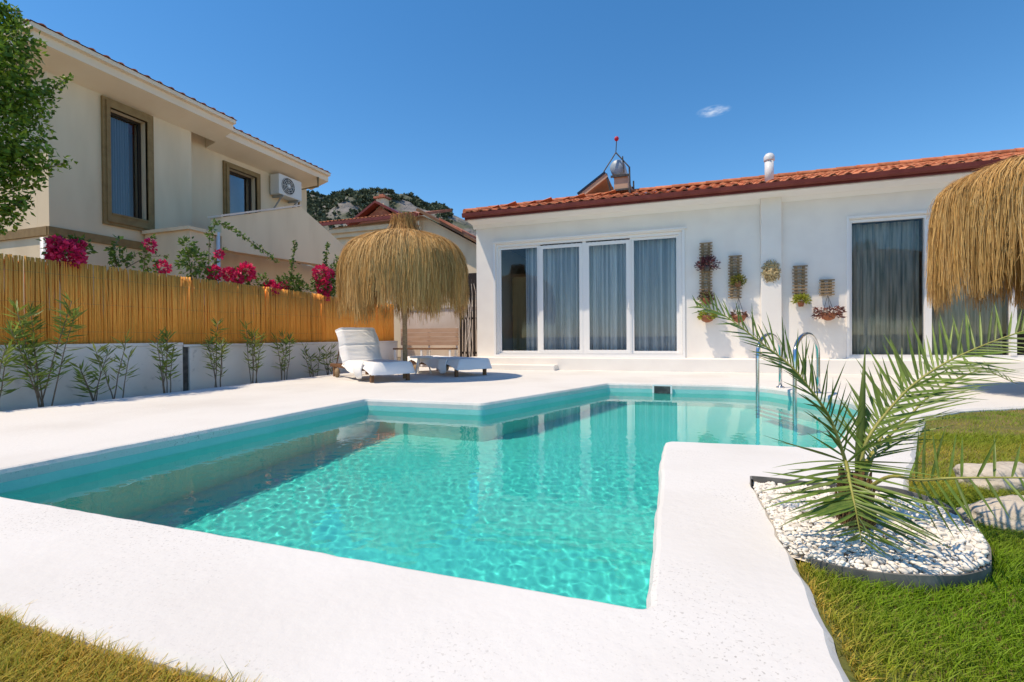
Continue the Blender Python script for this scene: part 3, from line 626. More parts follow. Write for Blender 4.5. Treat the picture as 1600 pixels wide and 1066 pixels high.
# ------------------------------------------------------------------ loungers, table, bench
def lounger(label, raised, loc, ang):
    t = thing('sun_lounger', label, 'sun lounger', (0, 0, 0), 'sun loungers under the straw parasol')
    b = MB(); b.box(.02, 1.92, -.33, -.28, .17, .23).box(.02, 1.92, .28, .33, .17, .23).box(.02, .08, -.28, .28, .175, .225).box(1.86, 1.92, -.28, .28, .175, .225); b.build('frame', 'wood', t, bevel=.005)
    for xx in (.06, 1.72):
        for ys in (-.30, .30): b = MB(); b.box(xx, xx+.06, ys-.025, ys+.025, 0, .169); b.build('leg', 'wood', t, bevel=.004)
    for ys in (-.345, .345): b = MB(); b.tube([(1.5, ys-.02, .08), (1.5, ys+.02, .08)], .08, 16); b.build('wheel', 'wood_pale', t, True)
    def pad(x0, x1, zf, th, drop, seed):
        nx, ny = 64, 20; V = []; r = random.Random(seed)
        for i in range(nx+1):
            for j in range(ny+1):
                u, v = i/nx, j/ny*2-1; x = x0+(x1-x0)*u; y = v*.35; bx, bz, nxv, nzv = zf(x)[:4]
                sag = 0
                if abs(v) > .93: sag = -drop*(.75+.25*math.sin(u*9+seed))
                elif abs(v) > .84: sag = -.02
                if i == 0 and zf(x0)[4]: sag = min(sag, -drop)
                w = .005*mnoise.noise((x*4, y*5, seed))+.004*mnoise.noise((x*22, y*7, seed+4))-.014*math.exp(-(((x+.13) % .31-.155)/.018)**2)
                V.append((bx+nxv*(th+sag+w), y*(1.0+.05*(abs(v) > .93)), bz+nzv*(th+sag+w)))
        F = [(i*(ny+1)+j, (i+1)*(ny+1)+j, (i+1)*(ny+1)+j+1, i*(ny+1)+j+1) for i in range(nx) for j in range(ny)]
        return npmesh('towel_cover' if th > .05 else 'cushion', V, F, 'cloth', t, smooth=True)
    pad(-.05, 1.22, lambda x: (x, .225, 0, 1, True), .085, .19, 2)
    if raised:
        A = math.radians(62); pad(0, .68, lambda s: (1.18+s*math.cos(A), .235+s*math.sin(A), -math.sin(A), math.cos(A), False), .085, .10, 5)
        b = MB(); b.prism([(1.2, -.29, .23), (1.2+.7*math.cos(A), -.29, .23+.7*math.sin(A)), (1.24+.7*math.cos(A), -.29, .22+.7*math.sin(A)), (1.25, -.29, .225)], (0, .58, 0)); b.build('back_board', 'wood', t)
        b = MB(); b.tube([(1.45, -.27, .72), (1.74, -.27, .22)], .012, 6).tube([(1.45, .27, .72), (1.74, .27, .22)], .012, 6); b.build('back_strut', 'wood', t)
    else: pad(1.2, 1.95, lambda x: (x, .225, 0, 1, False), .085, .12, 6)
    V, F = [], []; nx, ny = 10, 10                                   # towel end hanging over the near side
    for i in range(nx+1):
        for j in range(ny+1):
            u, v = i/nx*2-1, j/ny; hw = .17*math.sqrt(max(.02, 1-(max(0, v-.55)/.47)**2))
            V.append((.46+u*hw, .375+.05*math.sin(v*3.0)+.012*math.sin(u*4+v*2)-.03*u*u, .315-.275*v))
    F = [(i*(ny+1)+j, (i+1)*(ny+1)+j, (i+1)*(ny+1)+j+1, i*(ny+1)+j+1) for i in range(nx) for j in range(ny)]
    tw = npmesh('hanging_towel', V, F, 'cloth', t, smooth=True); md = tw.modifiers.new('thickness', 'SOLIDIFY'); md.thickness = .012
    t.location = (*loc, 0); t.rotation_euler.z = ang; return t
ANG = math.atan2(.53, -.85)
lounger('white towel covered lounger with its back raised, nearest the reed fence', True, (-4.20, 6.44), ANG)
lounger('flat white towel covered lounger nearest the white house', False, (-3.40, 7.74), ANG)
t = thing('side_table', 'low white side table between the two loungers', 'table', (-4.62, 8.06, 0))
b = MB(); b.lathe([(.21, .30), (.22, .31), (.22, .33), (.20, .335)], 24, (-4.62, 8.06, 0)); b.build('table_top', 'trim', t)
for k in range(3):
    a = k*2.094+.4; b = MB(); b.tube([(-4.62+.1*math.cos(a), 8.06+.1*math.sin(a), .3), (-4.62+.18*math.cos(a), 8.06+.18*math.sin(a), 0)], .014, 8); b.build('leg', 'trim', t)
t = thing('garden_bench', 'tan wooden bench with white legs behind the loungers', 'bench', (-5.7, 10.2, 0))
for i in range(4): b = MB(); b.box(-6.55, -4.98, 10.42, 10.45, .50+i*.105, .595+i*.105); b.build('back_board', 'tan', t)
for i in range(3): b = MB(); b.box(-6.55, -4.98, 10.06+i*.115, 10.165+i*.115, .40, .435); b.build('seat_board', 'wood', t)
for xx in (-6.5, -5.78, -5.03):
    b = MB(); b.box(xx-.02, xx+.02, 10.07, 10.11, 0, .399).box(xx-.02, xx+.02, 10.37, 10.41, 0, .399).box(xx-.02, xx+.02, 10.456, 10.49, .2, .92); b.build('leg', 'trim', t)
t = thing('garden_wall', 'pale pinkish garden wall between the fence and the white house', 'wall', (-5.6, 10.8, -.2))
b = MB(); b.box(-6.75, -4.32, 10.72, 10.9, -.2, 1.42); b.build('wall_panel', 'pinkwall', t); b = MB(); b.box(-6.75, -4.32, 10.69, 10.93, 1.421, 1.48); b.build('coping', 'oldwall', t)
b = MB(); b.box(-7.5, -4.31, 9.662, 11.5, -.215, -.02); structure(b.build('yard_paving', 'oldwall'))
t = thing('trellis_gate', 'dark slatted trellis with bare pale vine stems beside the house corner', 'trellis', (-4.6, 10.2, 0))
for i in range(6): b = MB(); b.box(-4.83+i*.085, -4.775+i*.085, 10.20, 10.225, 0, 2.0+.03*(i % 2)); b.build('slat', 'blackframe', t)
for z in (.3, 1.1, 1.85): b = MB(); b.box(-4.84, -4.33, 10.226, 10.25, z, z+.05); b.build('rail', 'blackframe', t)
for k in range(7):
    x = random.uniform(-4.8, -4.4); pts = []
    for q in range(9): x += random.gauss(0, .03); pts.append((max(-4.84, min(-4.36, x)), 10.17+random.uniform(-.02, .01), q*.24)); 
    b = MB(); b.tube(pts, .006, 5); b.build('vine_stem', 'pinkwall', t)

# ------------------------------------------------------------------ neighbour's house on the left
nb = thing('neighbour_house', 'two storey cream house with brown window surrounds behind reed fence', 'house', (-11, 7.5, -.22))
def wall_x(x0, x1, y0, y1, z0, z1, hole):
    hy0, hy1, hz0, hz1 = hole; b = MB(); b.box(x0, x1, y0, hy0, z0, z1).box(x0, x1, hy1, y1, z0, z1).box(x0, x1, hy0, hy1, z0, hz0).box(x0, x1, hy0, hy1, hz1, z1); return b
wall_x(-9.8, -9.5, 4.85, 7.25, -.2, 5.3, (5.71, 6.34, 2.9, 4.79)).build('wall', 'cream', nb)
wall_x(-10.2, -9.9, 7.25, 10.95, -.2, 5.3, (8.42, 9.2, 3.5, 4.68)).build('wall', 'cream', nb)
b = MB(); b.box(-17, -9.802, 4.85, 5.1, -.2, 5.3).box(-9.899, -9.801, 7.0, 7.249, -.2, 5.2); b.build('wall', 'cream', nb)
b = MB(); b.box(-17, -10.202, 10.7, 10.95, -.2, 5.3).box(-17, -16.8, 5.101, 10.699, -.2, 5.3).box(-10.9, -10.8, 5.2, 10.6, 2, 5); b.build('rear_wall', 'cream', nb)
b = MB(); b.box(-9.499, -9.46, 4.82, 7.28, 2.37, 2.51).box(-17, -9.50, 4.81, 4.849, 2.37, 2.51); b.build('string_course', 'brown', nb)
def nb_window(x, hole, out, cm):
    hy0, hy1, hz0, hz1 = hole; y0, y1, z0, z1 = out; fr = MB()
    for k, (xo, g_) in enumerate(((.05, 0), (.075, .05))):
        a0, a1, c0, c1 = y0+g_, y1-g_, z0+g_, z1-g_
        fr.box(x, x+xo, a0, hy0, c0, c1).box(x, x+xo, hy1, a1, c0, c1).box(x, x+xo, hy0, hy1, c0, hz0).box(x, x+xo, hy0, hy1, hz1, c1)
    w = MB(); w.box(x-.16, x-.12, hy0, hy0+.05, hz0, hz1).box(x-.16, x-.12, hy1-.05, hy1, hz0, hz1).box(x-.16, x-.12, hy0+.05, hy1-.05, hz0, hz0+.05).box(x-.16, x-.12, hy0+.05, hy1-.05, hz1-.05, hz1)
    w = w.build('window', 'blackframe', nb); fr.build('window_surround', 'brown', w)
    b = MB(); b.box(x-.143, x-.137, hy0+.045, hy1-.045, hz0+.045, hz1-.045); b.build('pane', 'win', w)
    b = MB(); b.box(x-.115, x+.09, hy0, hy1, hz0, hz0+.03); b.build('window_sill', 'brown', w)
    if cm:
        V = []; nn = 60
        for j in range(2):
            for i in range(nn+1): V.append((x-.22+.02*math.sin(i*1.1+.5*math.sin(i*.7)), hy0+.02+(hy1-hy0-.18)*i/nn, hz0 if j == 0 else hz1-.05))
        npmesh('curtain', V, [(i, i+1, nn+2+i, nn+1+i) for i in range(nn)], cm, w, smooth=True)
nb_window(-9.5, (5.71, 6.34, 2.9, 4.79), (5.60, 6.46, 2.72, 4.95), 'curtain3')
nb_window(-9.9, (8.42, 9.2, 3.5, 4.68), (8.30, 9.32, 3.4, 4.80), None)
def eave(back_wrap, xe, y0, y1, xw, zw, ze, back):
    r = MB(); r.quad((xe, y0, ze), (xe, y1, ze), (back, y1-1.6, ze+1.5), (back, y0+1.6, ze+1.5)); r.quad((xe, y0, ze), (back, y0+1.6, ze+1.5), (2*back-xe, y0, ze)); r.quad((xe, y1, ze), (2*back-xe, y1, ze), (back, y1-1.6, ze+1.5))
    r.quad((back, y0+1.6, ze+1.5), (back, y1-1.6, ze+1.5), (2*back-xe, y1, ze), (2*back-xe, y0, ze))
    r = r.build('roof', 'tile_far', nb)
    # deep moulded cornice: cove, step, fascia
    w = xe-xw; yc = 4.85; k = (yc-y0)/w                                # mitred round the street corner on the first roof
    prof = [(.002, zw), (.10, zw+.03), (w/2, zw+.10), (w-.10, zw+.17), (w-.10, ze-.09), (w-.02, ze-.08), (w-.02, ze-.008), (.002, ze-.008)]
    b = MB(); n = len(prof)
    rows = [[(-16.4, yc-o*k, z) for o, z in prof], [(xw+o, yc-o*k, z) for o, z in prof], [(xw+o, y1-.02, z) for o, z in prof]] if back_wrap else [[(xw+o, y0+.02, z) for o, z in prof], [(xw+o, y1-.02, z) for o, z in prof]]
    for r_ in rows: b.v += r_
    for q in range(len(rows)-1): b.f += [(q*n+i, q*n+(i+1) % n, (q+1)*n+(i+1) % n, (q+1)*n+i) for i in range(n)]
    b.f += [tuple(range(n))[::-1], tuple(range((len(rows)-1)*n, len(rows)*n))]; b.build('cornice', 'pale', r)
    ya = Vector((-1, 0, .35)).normalized(); n = int((y1-y0)/TW)
    for i in range(n): place('roof_tile', TM, r, Vector((0, 1, 0)), ya, Vector((0, 1, 0)).cross(ya), (xe-.065, y0+(i+.5)*TW, ze-.008))
    return r
r1 = eave(True, -8.9, 4.36, 7.84, -9.5, 4.98, 5.37, -12.5)
r2 = eave(False, -9.2, 7.86, 11.15, -9.9, 4.93, 5.33, -12.5)
b = MB(); b.tube([(-9.42, 4.74, -.2), (-9.42, 4.74, 2.3)], .05, 10); b.build('downpipe', 'pipe', nb, True)
b = MB(); b.tube([(-9.3, 10.72, 5.1), (-9.3, 10.72, 4.85), (-9.86, 10.60, 4.78), (-9.86, 10.60, 2.5)], .03, 8); b.build('downpipe', 'brown', nb, True)
# stair side wall and pillar in front of the facade
b = MB(); b.prism([(-8.3, y, z) for y, z in [(6.92, 2.42), (6.92, 3.03), (8.99, 3.76), (12.2, 2.42), (11.6, 2.2), (9.6, 2.5), (7.25, 2.42)]], (-.28, 0, 0)); sw = b.build('stair_wall', 'cream', nb)
b = MB(); b.prism([(-8.27, 6.88, 3.032), (-8.27, 8.99, 3.775), (-8.27, 8.99, 3.81), (-8.27, 6.88, 3.068)], (-.34, 0, 0)); b.build('coping', 'pinkwall', sw)
b = MB(); b.box(-8.6, -8.32, 6.74, 6.90, -.2, 2.65); b.build('pillar', 'cream', nb)
b = MB(); b.box(-8.6, -8.32, 11.2, 11.5, -.2, 2.3); b.build('pillar', 'cream', nb)
b = MB(); b.tube([(-8.27, 6.82, -.2), (-8.27, 6.82, 2.72)], .035, 10); b.build('downpipe', 'pipe', nb, True)
b = MB(); b.box(-9.45, -8.25, 6.22, 6.90, 2.66, 2.72).box(-9.45, -8.3, 6.28, 6.735, 1.2, 2.659); b.build('canopy', 'cream', nb)
b = MB(); b.box(-9.3, -9.2, 6.9, 12.0, -.2, 2.6); b.build('lower_wall', 'cream', nb)
# air conditioner
ac = thing('air_conditioner', 'white outdoor air conditioner unit on the cream house wall under eave', 'air conditioner', (-9.7, 10.0, 4.4))
b = MB(); b.box(-9.86, -9.56, 9.62, 10.40, 4.38, 4.90); b.build('casing', 'ac', ac, bevel=.02)
b = MB(); b.tube([(-9.559, 9.92, 4.64), (-9.55, 9.92, 4.64)], .215, 24); b.build('fan_recess', 'dark', ac)
for r_ in (.21, .16, .11, .06):
    b = MB(); b.tube([(-9.54, 9.92+r_*math.cos(a), 4.64+r_*math.sin(a)) for a in np.linspace(0, 6.283, 25)], .006, 5); b.build('grille_ring', 'ac', ac)
for k in range(4): a = k*math.pi/4; b = MB(); b.tube([(-9.535, 9.92-.21*math.cos(a), 4.64-.21*math.sin(a)), (-9.535, 9.92+.21*math.cos(a), 4.64+.21*math.sin(a))], .005, 5); b.build('grille_bar', 'ac', ac)
b = MB(); b.lathe([(.045, 0), (.045, .01), (.03, .02)], 14, (0, 0, 0)); b.v = [(-9.535+z, 9.92+x, 4.64+y) for x, y, z in b.v]; b.build('fan_hub', 'ac', ac)
for yy in (9.75, 10.27):
    b = MB(); b.box(-9.899, -9.55, yy-.02, yy+.02, 4.33, 4.375).prism([(-9.895, yy-.015, 4.05), (-9.86, yy-.015, 4.05), (-9.60, yy-.015, 4.329), (-9.64, yy-.015, 4.329)], (0, .03, 0)); b.build('bracket', 'grey', ac)
b = MB(); b.tube([(-9.8, 10.41, 4.55), (-9.82, 10.52, 4.5), (-9.87, 10.5, 4.2), (-9.87, 10.55, 3.3)], .02, 6); b.build('hose', 'trim', ac, True)

# ------------------------------------------------------------------ houses further back
fh = thing('far_house', 'cream house with red tiled eave seen behind the left straw parasol', 'house', (-12, 21, -.2))
b = MB(); b.prism([(x, 19.4, z) for x, z in [(-16.0, -.2), (-16.0, 6.1), (-11.0, 6.25), (-7.0, 4.0), (-5.5, 3.2), (-5.5, -.2)]], (0, 6, 0)); b.build('wall', 'cream', fh)
b = MB(); b.box(-16.1, -11.0, 19.22, 19.399, 5.55, 5.75).box(-16.2, -11.0, 19.1, 19.399, 5.751, 5.95); b.build('cornice', 'cream', fh)
b = MB(); b.prism([(-16.5, 18.9, 6.12), (-16.5, 18.9, 6.25), (-16.5, 22.2, 7.25), (-16.5, 22.2, 7.12)], (5.6, 0, 0)); fr_ = b.build('roof', 'tile_far', fh)
b = MB(); b.box(-16.5, -10.95, 18.82, 18.898, 6.1, 6.24); b.build('gutter', 'fascia', fr_)
ya = Vector((0, 1, .303)).normalized()
for i in range(25): place('roof_tile', TM, fr_, Vector((1, 0, 0)), ya, Vector((1, 0, 0)).cross(ya), (-16.4+i*TW, 18.9, 6.27))
b = MB(); b.prism([(-11.1, 18.95, 6.40), (-11.0, 18.95, 6.49), (-5.2, 18.95, 3.14), (-5.2, 18.95, 3.05)], (0, 6.5, 0)); b.build('verge_roof', 'wood', fh)
b = MB(); b.prism([(-9.9, 18.9, 5.95), (-8.8, 18.9, 5.32), (-8.8, 18.9, 5.22), (-9.9, 18.9, 5.85)], (0, 2.5, 0)); b.build('verge_tiles', 'tile_far', fh)
b = MB(); b.box(-8.95, -8.15, 19.33, 19.399, 2.55, 3.5); b.build('window', 'blackframe', fh)
bh = thing('gabled_house', 'dark red gabled roof with a chimney behind the cream house', 'house', (-17, 27, -.2))
b = MB(); b.prism([(x, 24.4, z) for x, z in [(-18.2, -.2), (-18.2, 7.6), (-16.7, 8.45), (-14.8, 7.4), (-14.8, -.2)]], (0, 5, 0)); b.build('wall', 'tile_far', bh)
b = MB(); b.prism([(-18.7, 24.0, 7.45), (-16.75, 24.0, 8.62), (-16.75, 24.0, 8.75), (-18.8, 24.0, 7.55)], (0, 6, 0)).prism([(-16.749, 24.0, 8.62), (-14.3, 24.0, 7.3), (-14.25, 24.0, 7.42), (-16.749, 24.0, 8.75)], (0, 6, 0)); b.build('roof', 'fascia', bh)
b = MB(); b.box(-17.1, -16.5, 24.6, 25.1, 8.2, 9.05); b.build('chimney', 'cream', bh, bevel=.03); b = MB(); b.box(-17.2, -16.4, 24.5, 25.2, 9.05, 9.16).box(-16.95, -16.65, 24.7, 25.0, 9.161, 9.32); b.build('chimney_cap', 'tile_far', bh)

# ------------------------------------------------------------------ hill with pines
RID = [(-1.30, .55, .35), (-.956, .73, .328), (-.83, .773, .312), (-.732, .807, .302), (-.691, .821, .300), (-.651, .835, .308), (-.616, .847, .300), (-.578, .861, .297), (-.528, .878, .288), (-.505, .886, .280), (-.468, .898, .276), (-.448, .905, .256), (-.397, .923, .238), (-.326, .947, .215), (-.201, .99, .165), (0.05, 1.07, .11), (.35, 1.15, .06)]
RID = np.array(RID); NA, NR = 220, 60; D = 420
ua = np.linspace(0, len(RID)-1, NA); rid = np.stack([np.interp(ua, np.arange(len(RID)), RID[:, k]) for k in range(3)], -1)
V = np.zeros((NA, NR, 3))
for i in range(NA):
    for j in range(NR):
        tj = j/(NR-1)*1.5; d = D*(.38+.62*tj); hz = rid[i, 2]*D*.905
        shp = (math.sin(min(tj, 1)*math.pi/2)**1.15) if tj <= 1 else math.cos((tj-1)*2.4)
        x_, y_ = rid[i, 0]*d, rid[i, 1]*d
        nn_ = mnoise.fractal((x_*.018, y_*.018, 1.5), 1, 2.1, 5)*15*min(1, tj*1.4)*(1 if tj < .8 else .35)
        cl = abs(mnoise.noise((x_*.03, y_*.03, 9)))*14*(1-abs(tj-.6)/.6 if abs(tj-.6) < .6 else 0)
        V[i, j] = (x_, y_, hz*shp+nn_*.6+cl-1)
idx = np.arange(NA*NR).reshape(NA, NR)
F = np.stack([idx[:-1, :-1], idx[1:, :-1], idx[1:, 1:], idx[:-1, 1:]], -1).reshape(-1, 4)
hill = structure(npmesh('hill', V.reshape(-1, 3), F, 'rockface'))
npn = 2300; ii = rng.uniform(30, 150, npn).astype(int); jj = np.clip(rng.normal(31, 9, npn), 4, 46).astype(int)
keepm = np.array([mnoise.noise((V[a, b_, 0]*.022, V[a, b_, 1]*.022, 4)) > -.22 or b_ > 37 for a, b_ in zip(ii, jj)]); ii, jj = ii[keepm], jj[keepm]
base = V[ii, jj]+rng.normal(0, 1.2, (len(ii), 3))*np.array([1, 1, .2]); sz = rng.uniform(1.3, 3.2, len(ii))
q = 26; pos = np.repeat(base, q, 0); s_ = np.repeat(sz, q); dd = nrm(rng.normal(size=(len(pos), 3))); dd[:, 2] = np.abs(dd[:, 2])*.9
pos = pos+dd*s_[:, None]*rng.uniform(.3, .9, (len(pos), 1)); 
po = leaves('hillside_pines', pos-dd*.5, nrm(dd+rng.normal(0, .7, dd.shape)), s_*.75, s_*.6, colmix(len(pos), (.095, .12, .07), (.13, .155, .095), (.07, .09, .055)), 'pine', None)  # haze put into the colour: pine greens lightened for distance
tag(po, 'dark green pines scattered over the rocky hill behind the roofs', 'pines', kind='stuff')

# ------------------------------------------------------------------ plants along the fence
GRN = ((.10, .19, .03), (.18, .27, .05), (.06, .12, .02)); OLE = ((.21, .29, .05), (.30, .37, .08), (.13, .20, .03))
def oleander(y, h, ns, lab, spread=.18, dens=1.0, yellow=0):
    x0 = -6.46; t = thing('oleander_shrub', lab, 'shrub', (x0, y, -.22), 'oleander shrubs along the white wall')
    pos, dr, ln, wd = [], [], [], []
    for s in range(ns):
        hh = h*random.uniform(.62, 1.0) if s else h; ax, ay = random.uniform(-.10, .14), random.uniform(-1, 1)*spread*1.3
        pts = []
        for q in range(7): tq = q/6; pts.append(Vector((x0+random.uniform(-.015, .015)+ax*tq, y+(s/max(1, ns-1)-.5)*.09+ay*tq**1.2, -.2+(hh+.2)*tq)))
        b = MB(); b.tube(pts, [.008-.005*q/6 for q in range(7)], 6); b.build('stem', 'bark', t, True)
        nl = int(58*hh*dens)
        for k in range(nl):
            tq = (random.uniform(.36, 1) if k % 3 else random.uniform(.75, 1))*.999; i = int(tq*6); p_ = pts[i].lerp(pts[i+1], tq*6-i); a = random.uniform(0, 6.28); up_ = random.uniform(.1, .9) if tq < .92 else random.uniform(.6, 1.6)
            pos.append(p_[:]); dr.append((math.cos(a), math.sin(a), up_)); ln.append(random.uniform(.11, .20)); wd.append(random.uniform(.016, .025))
    n = len(pos); cc = colmix(n, *OLE)
    if yellow: cc = cc*(1-yellow)+np.array([.34, .34, .06])*yellow
    stuffp(leaves('foliage', pos, dr, np.array(ln), np.array(wd), cc, 'leaf', t, fold=.15))
for a in ((2.82, .62, 4, 'oleander shrub cut by the left picture edge', .2, 1, 0), (3.22, 1.12, 7, 'largest bushy dark green oleander, far left against the wall', .24, 1.15, 0),
          (3.70, .52, 4, 'short dark oleander second from the left end of the wall', .16, 1, 0), (3.93, .70, 3, 'thin yellowish oleander with long bare stems', .2, .7, .35),
          (4.53, .74, 5, 'sparse oleander just left of the dark gap in the wall', .15, .7, .2), (5.30, .96, 5, 'tall yellow topped oleander just right of the dark gap', .14, .95, .3),
          (5.93, .90, 5, 'slender oleander next after the tall yellow topped one', .13, .8, .3), (6.55, .74, 4, 'dark leafed oleander third from the raised lounger', .10, .95, .05),
          (7.28, .52, 4, 'short oleander second from the raised lounger', .10, .9, .05), (7.68, .50, 4, 'small oleander half behind the raised lounger', .10, .9, .05)): oleander(*a)

PINK = ((.78, .025, .14), (.88, .06, .20), (.58, .02, .09))
def bougainvillea(lab, root_y, leafs, flowers, stems=()):
    x0 = -7.08; t = thing('bougainvillea', lab, 'flowering shrub', (x0, root_y, -.22), 'bougainvilleas leaning over the fence')
    for (y, z, r, n) in leafs+flowers:
        mid = Vector((x0, (root_y+y)/2+random.uniform(-.1, .1), z*.6)); b = MB(); b.tube([(x0, root_y, -.22), mid, (-7.0, y, z)], [.018, .012, .004], 6); b.build('stem', 'bark', t, True)
    P_, D_, L_, W_, C_ = [], [], [], [], []
    for (y, z, r, n) in leafs:
        d = nrm(rng.normal(size=(n, 3))); p_ = np.array([-6.98, y, z])+d*(r*rng.uniform(.2, 1, (n, 1))**.7)*np.array([.6, 1, 1])
        P_.append(p_); D_.append(d+rng.normal(0, .7, (n, 3))); C_.append(colmix(n, *GRN))
    for path, n in stems:
        path = np.array(path, float); b = MB(); b.tube(path, [.007*(1-.6*k/(len(path)-1)) for k in range(len(path))], 6); b.build('stem', 'bark', t, True)
        u = rng.uniform(.1, 1, n)*(len(path)-1.001); i = u.astype(int); f_ = (u-i)[:, None]; p_ = path[i]*(1-f_)+path[i+1]*f_+rng.normal(0, .012, (n, 3))
        P_.append(p_); D_.append(rng.normal(size=(n, 3))); C_.append(colmix(n, *GRN))
    if P_:
        P_, D_, C_ = map(np.concatenate, (P_, D_, C_)); n = len(P_)
        stuffp(leaves('foliage', P_, D_, rng.uniform(.045, .085, n), rng.uniform(.03, .05, n), C_, 'leaf', t))
    if flowers:
        P_, D_ = [], []
        for (y, z, r, n) in flowers:
            d = nrm(rng.normal(size=(n, 3))); P_.append(np.array([-6.93 if r > .12 else -6.95, y, z])+d*(r*rng.uniform(.35, 1, (n, 1))**.5)*np.array([.75, 1, 1])); D_.append(d+rng.normal(0, .4, (n, 3)))
        P_, D_ = map(np.concatenate, (P_, D_)); n = len(P_)
        stuffp(leaves('blossom', P_, D_, rng.uniform(.045, .07, n), rng.uniform(.04, .055, n), colmix(n, *PINK), 'leaf', t))
bougainvillea('bougainvillea with one big round magenta bloom head over the fence', 3.75, [(3.85, 1.83, .15, 130), (3.62, 1.80, .12, 60)], [(3.70, 1.70, .165, 620), (3.62, 1.84, .07, 90), (3.82, 1.85, .06, 60)])
bougainvillea('sparse pale stemmed bougainvillea with a few red blossoms', 4.5, [(4.3, 1.80, .13, 70), (4.7, 1.72, .12, 40)], [(4.68, 2.0, .07, 55), (4.86, 1.72, .075, 80)], [([(-7.0, 4.2, 1.6), (-7.0, 4.4, 1.78), (-6.98, 4.62, 1.92), (-6.98, 4.74, 2.15)], 60), ([(-7.0, 4.3, 1.6), (-7.0, 4.24, 1.85), (-6.98, 4.32, 2.05)], 36), ([(-7.0, 4.4, 1.65), (-7.0, 4.66, 1.84), (-6.95, 4.95, 1.9)], 26)])
bougainvillea('leafy bougainvillea with pink blossom rows and a long arching branch', 5.7, [(5.34, 1.85, .24, 330), (5.25, 2.1, .13, 70), (5.65, 1.66, .14, 120), (6.2, 1.72, .2, 170), (6.62, 1.72, .13, 70)], [(5.66, 1.74, .10, 170), (5.92, 1.75, .09, 170), (6.25, 1.83, .135, 320), (5.75, 2.05, .05, 40), (6.08, 1.70, .08, 120)], [([(-7.0, 5.6, 1.7), (-7.0, 5.62, 2.3), (-7.0, 5.73, 2.58), (-6.98, 6.1, 2.50), (-6.96, 6.5, 2.30), (-6.95, 6.95, 2.08)], 170), ([(-7.0, 5.6, 1.7), (-7.0, 5.75, 2.0), (-6.98, 5.9, 2.2)], 40)])
bougainvillea('bougainvillea with one hanging red bloom head halfway along the fence', 6.9, [(7.1, 1.68, .18, 170), (7.35, 1.75, .22, 210), (7.55, 1.66, .16, 120)], [(6.77, 1.58, .135, 330), (7.08, 1.66, .08, 110)], [([(-7.0, 7.3, 1.7), (-7.0, 7.34, 2.1), (-6.98, 7.42, 2.6)], 90)])
bougainvillea('tall crimson flowering bougainvillea beside the straw parasol', 8.2, [(8.15, 1.75, .30, 420), (8.5, 1.80, .25, 260), (8.5, 2.15, .18, 120)], [(8.05, 2.02, .17, 270), (8.12, 1.75, .16, 210), (8.1, 1.53, .13, 260), (8.3, 2.05, .1, 110)], [([(-7.0, 8.2, 1.9), (-7.0, 8.25, 2.3), (-6.98, 8.32, 2.72)], 130), ([(-7.0, 8.4, 1.9), (-7.0, 8.55, 2.2), (-6.98, 8.62, 2.45)], 60)])

# leafy tree at the left edge
t = thing('leafy_tree', 'bushy bright green tree at the left edge before the cream house', 'tree', (-7.9, 3.1, -.22))
b = MB(); b.tube([(-7.9, 3.1, -.22), (-7.93, 3.12, 1.0), (-7.86, 3.08, 2.2), (-7.9, 3.2, 3.6)], [.075, .06, .045, .02], 10); b.build('trunk', 'bark', t, True)
CL = [(-7.8, 3.25, 3.9, .55, 1100), (-7.8, 3.62, 4.4, .30, 420), (-7.75, 3.45, 3.2, .50, 1100), (-7.8, 3.0, 2.7, .55, 900), (-7.75, 3.35, 2.35, .38, 520), (-7.8, 2.7, 3.5, .6, 700), (-7.7, 3.62, 3.75, .36, 520), (-7.72, 3.62, 2.85, .30, 380), (-7.8, 3.58, 4.72, .12, 90), (-7.9, 2.5, 2.3, .5, 400)]
P_, D_ = [], []
for (x, y, z, r, n) in CL:
    n = int(n*1.7); d = nrm(rng.normal(size=(n, 3))); P_.append(np.array([x, y, z])+d*r*rng.uniform(.15, 1.05, (n, 1))**.6); D_.append(d*.6+rng.normal(0, .7, (n, 3)))
    b = MB(); b.tube([(-7.89, 3.12, max(.9, z-1.0)), ((x-7.89)/2, (y+3.1)/2, z-.4), (x, y, z)], [.035, .02, .006], 6); b.build('branch', 'bark', t, True)
for path, n in (([(-7.75, 3.7, 3.7), (-7.72, 3.95, 3.9), (-7.7, 4.14, 4.18)], 120), ([(-7.75, 3.6, 2.75), (-7.72, 3.9, 2.9), (-7.7, 4.16, 3.08)], 110), ([(-7.75, 3.5, 2.2), (-7.72, 3.72, 2.5)], 90)):
    path = np.array(path); b = MB(); b.tube(path, [.012, .008, .003][:len(path)], 6); b.build('branch', 'bark', t, True)
    u = rng.uniform(0, .999, n)*(len(path)-1); i = u.astype(int); f_ = (u-i)[:, None]; P_.append(path[i]*(1-f_)+path[i+1]*f_+rng.normal(0, .035, (n, 3))); D_.append(rng.normal(size=(n, 3)))
P_, D_ = np.concatenate(P_), np.concatenate(D_); n = len(P_)
stuffp(leaves('crown', P_, D_, rng.uniform(.05, .095, n), rng.uniform(.03, .05, n), colmix(n, (.14, .26, .02), (.24, .36, .04), (.07, .14, .015)), 'leaf', t))

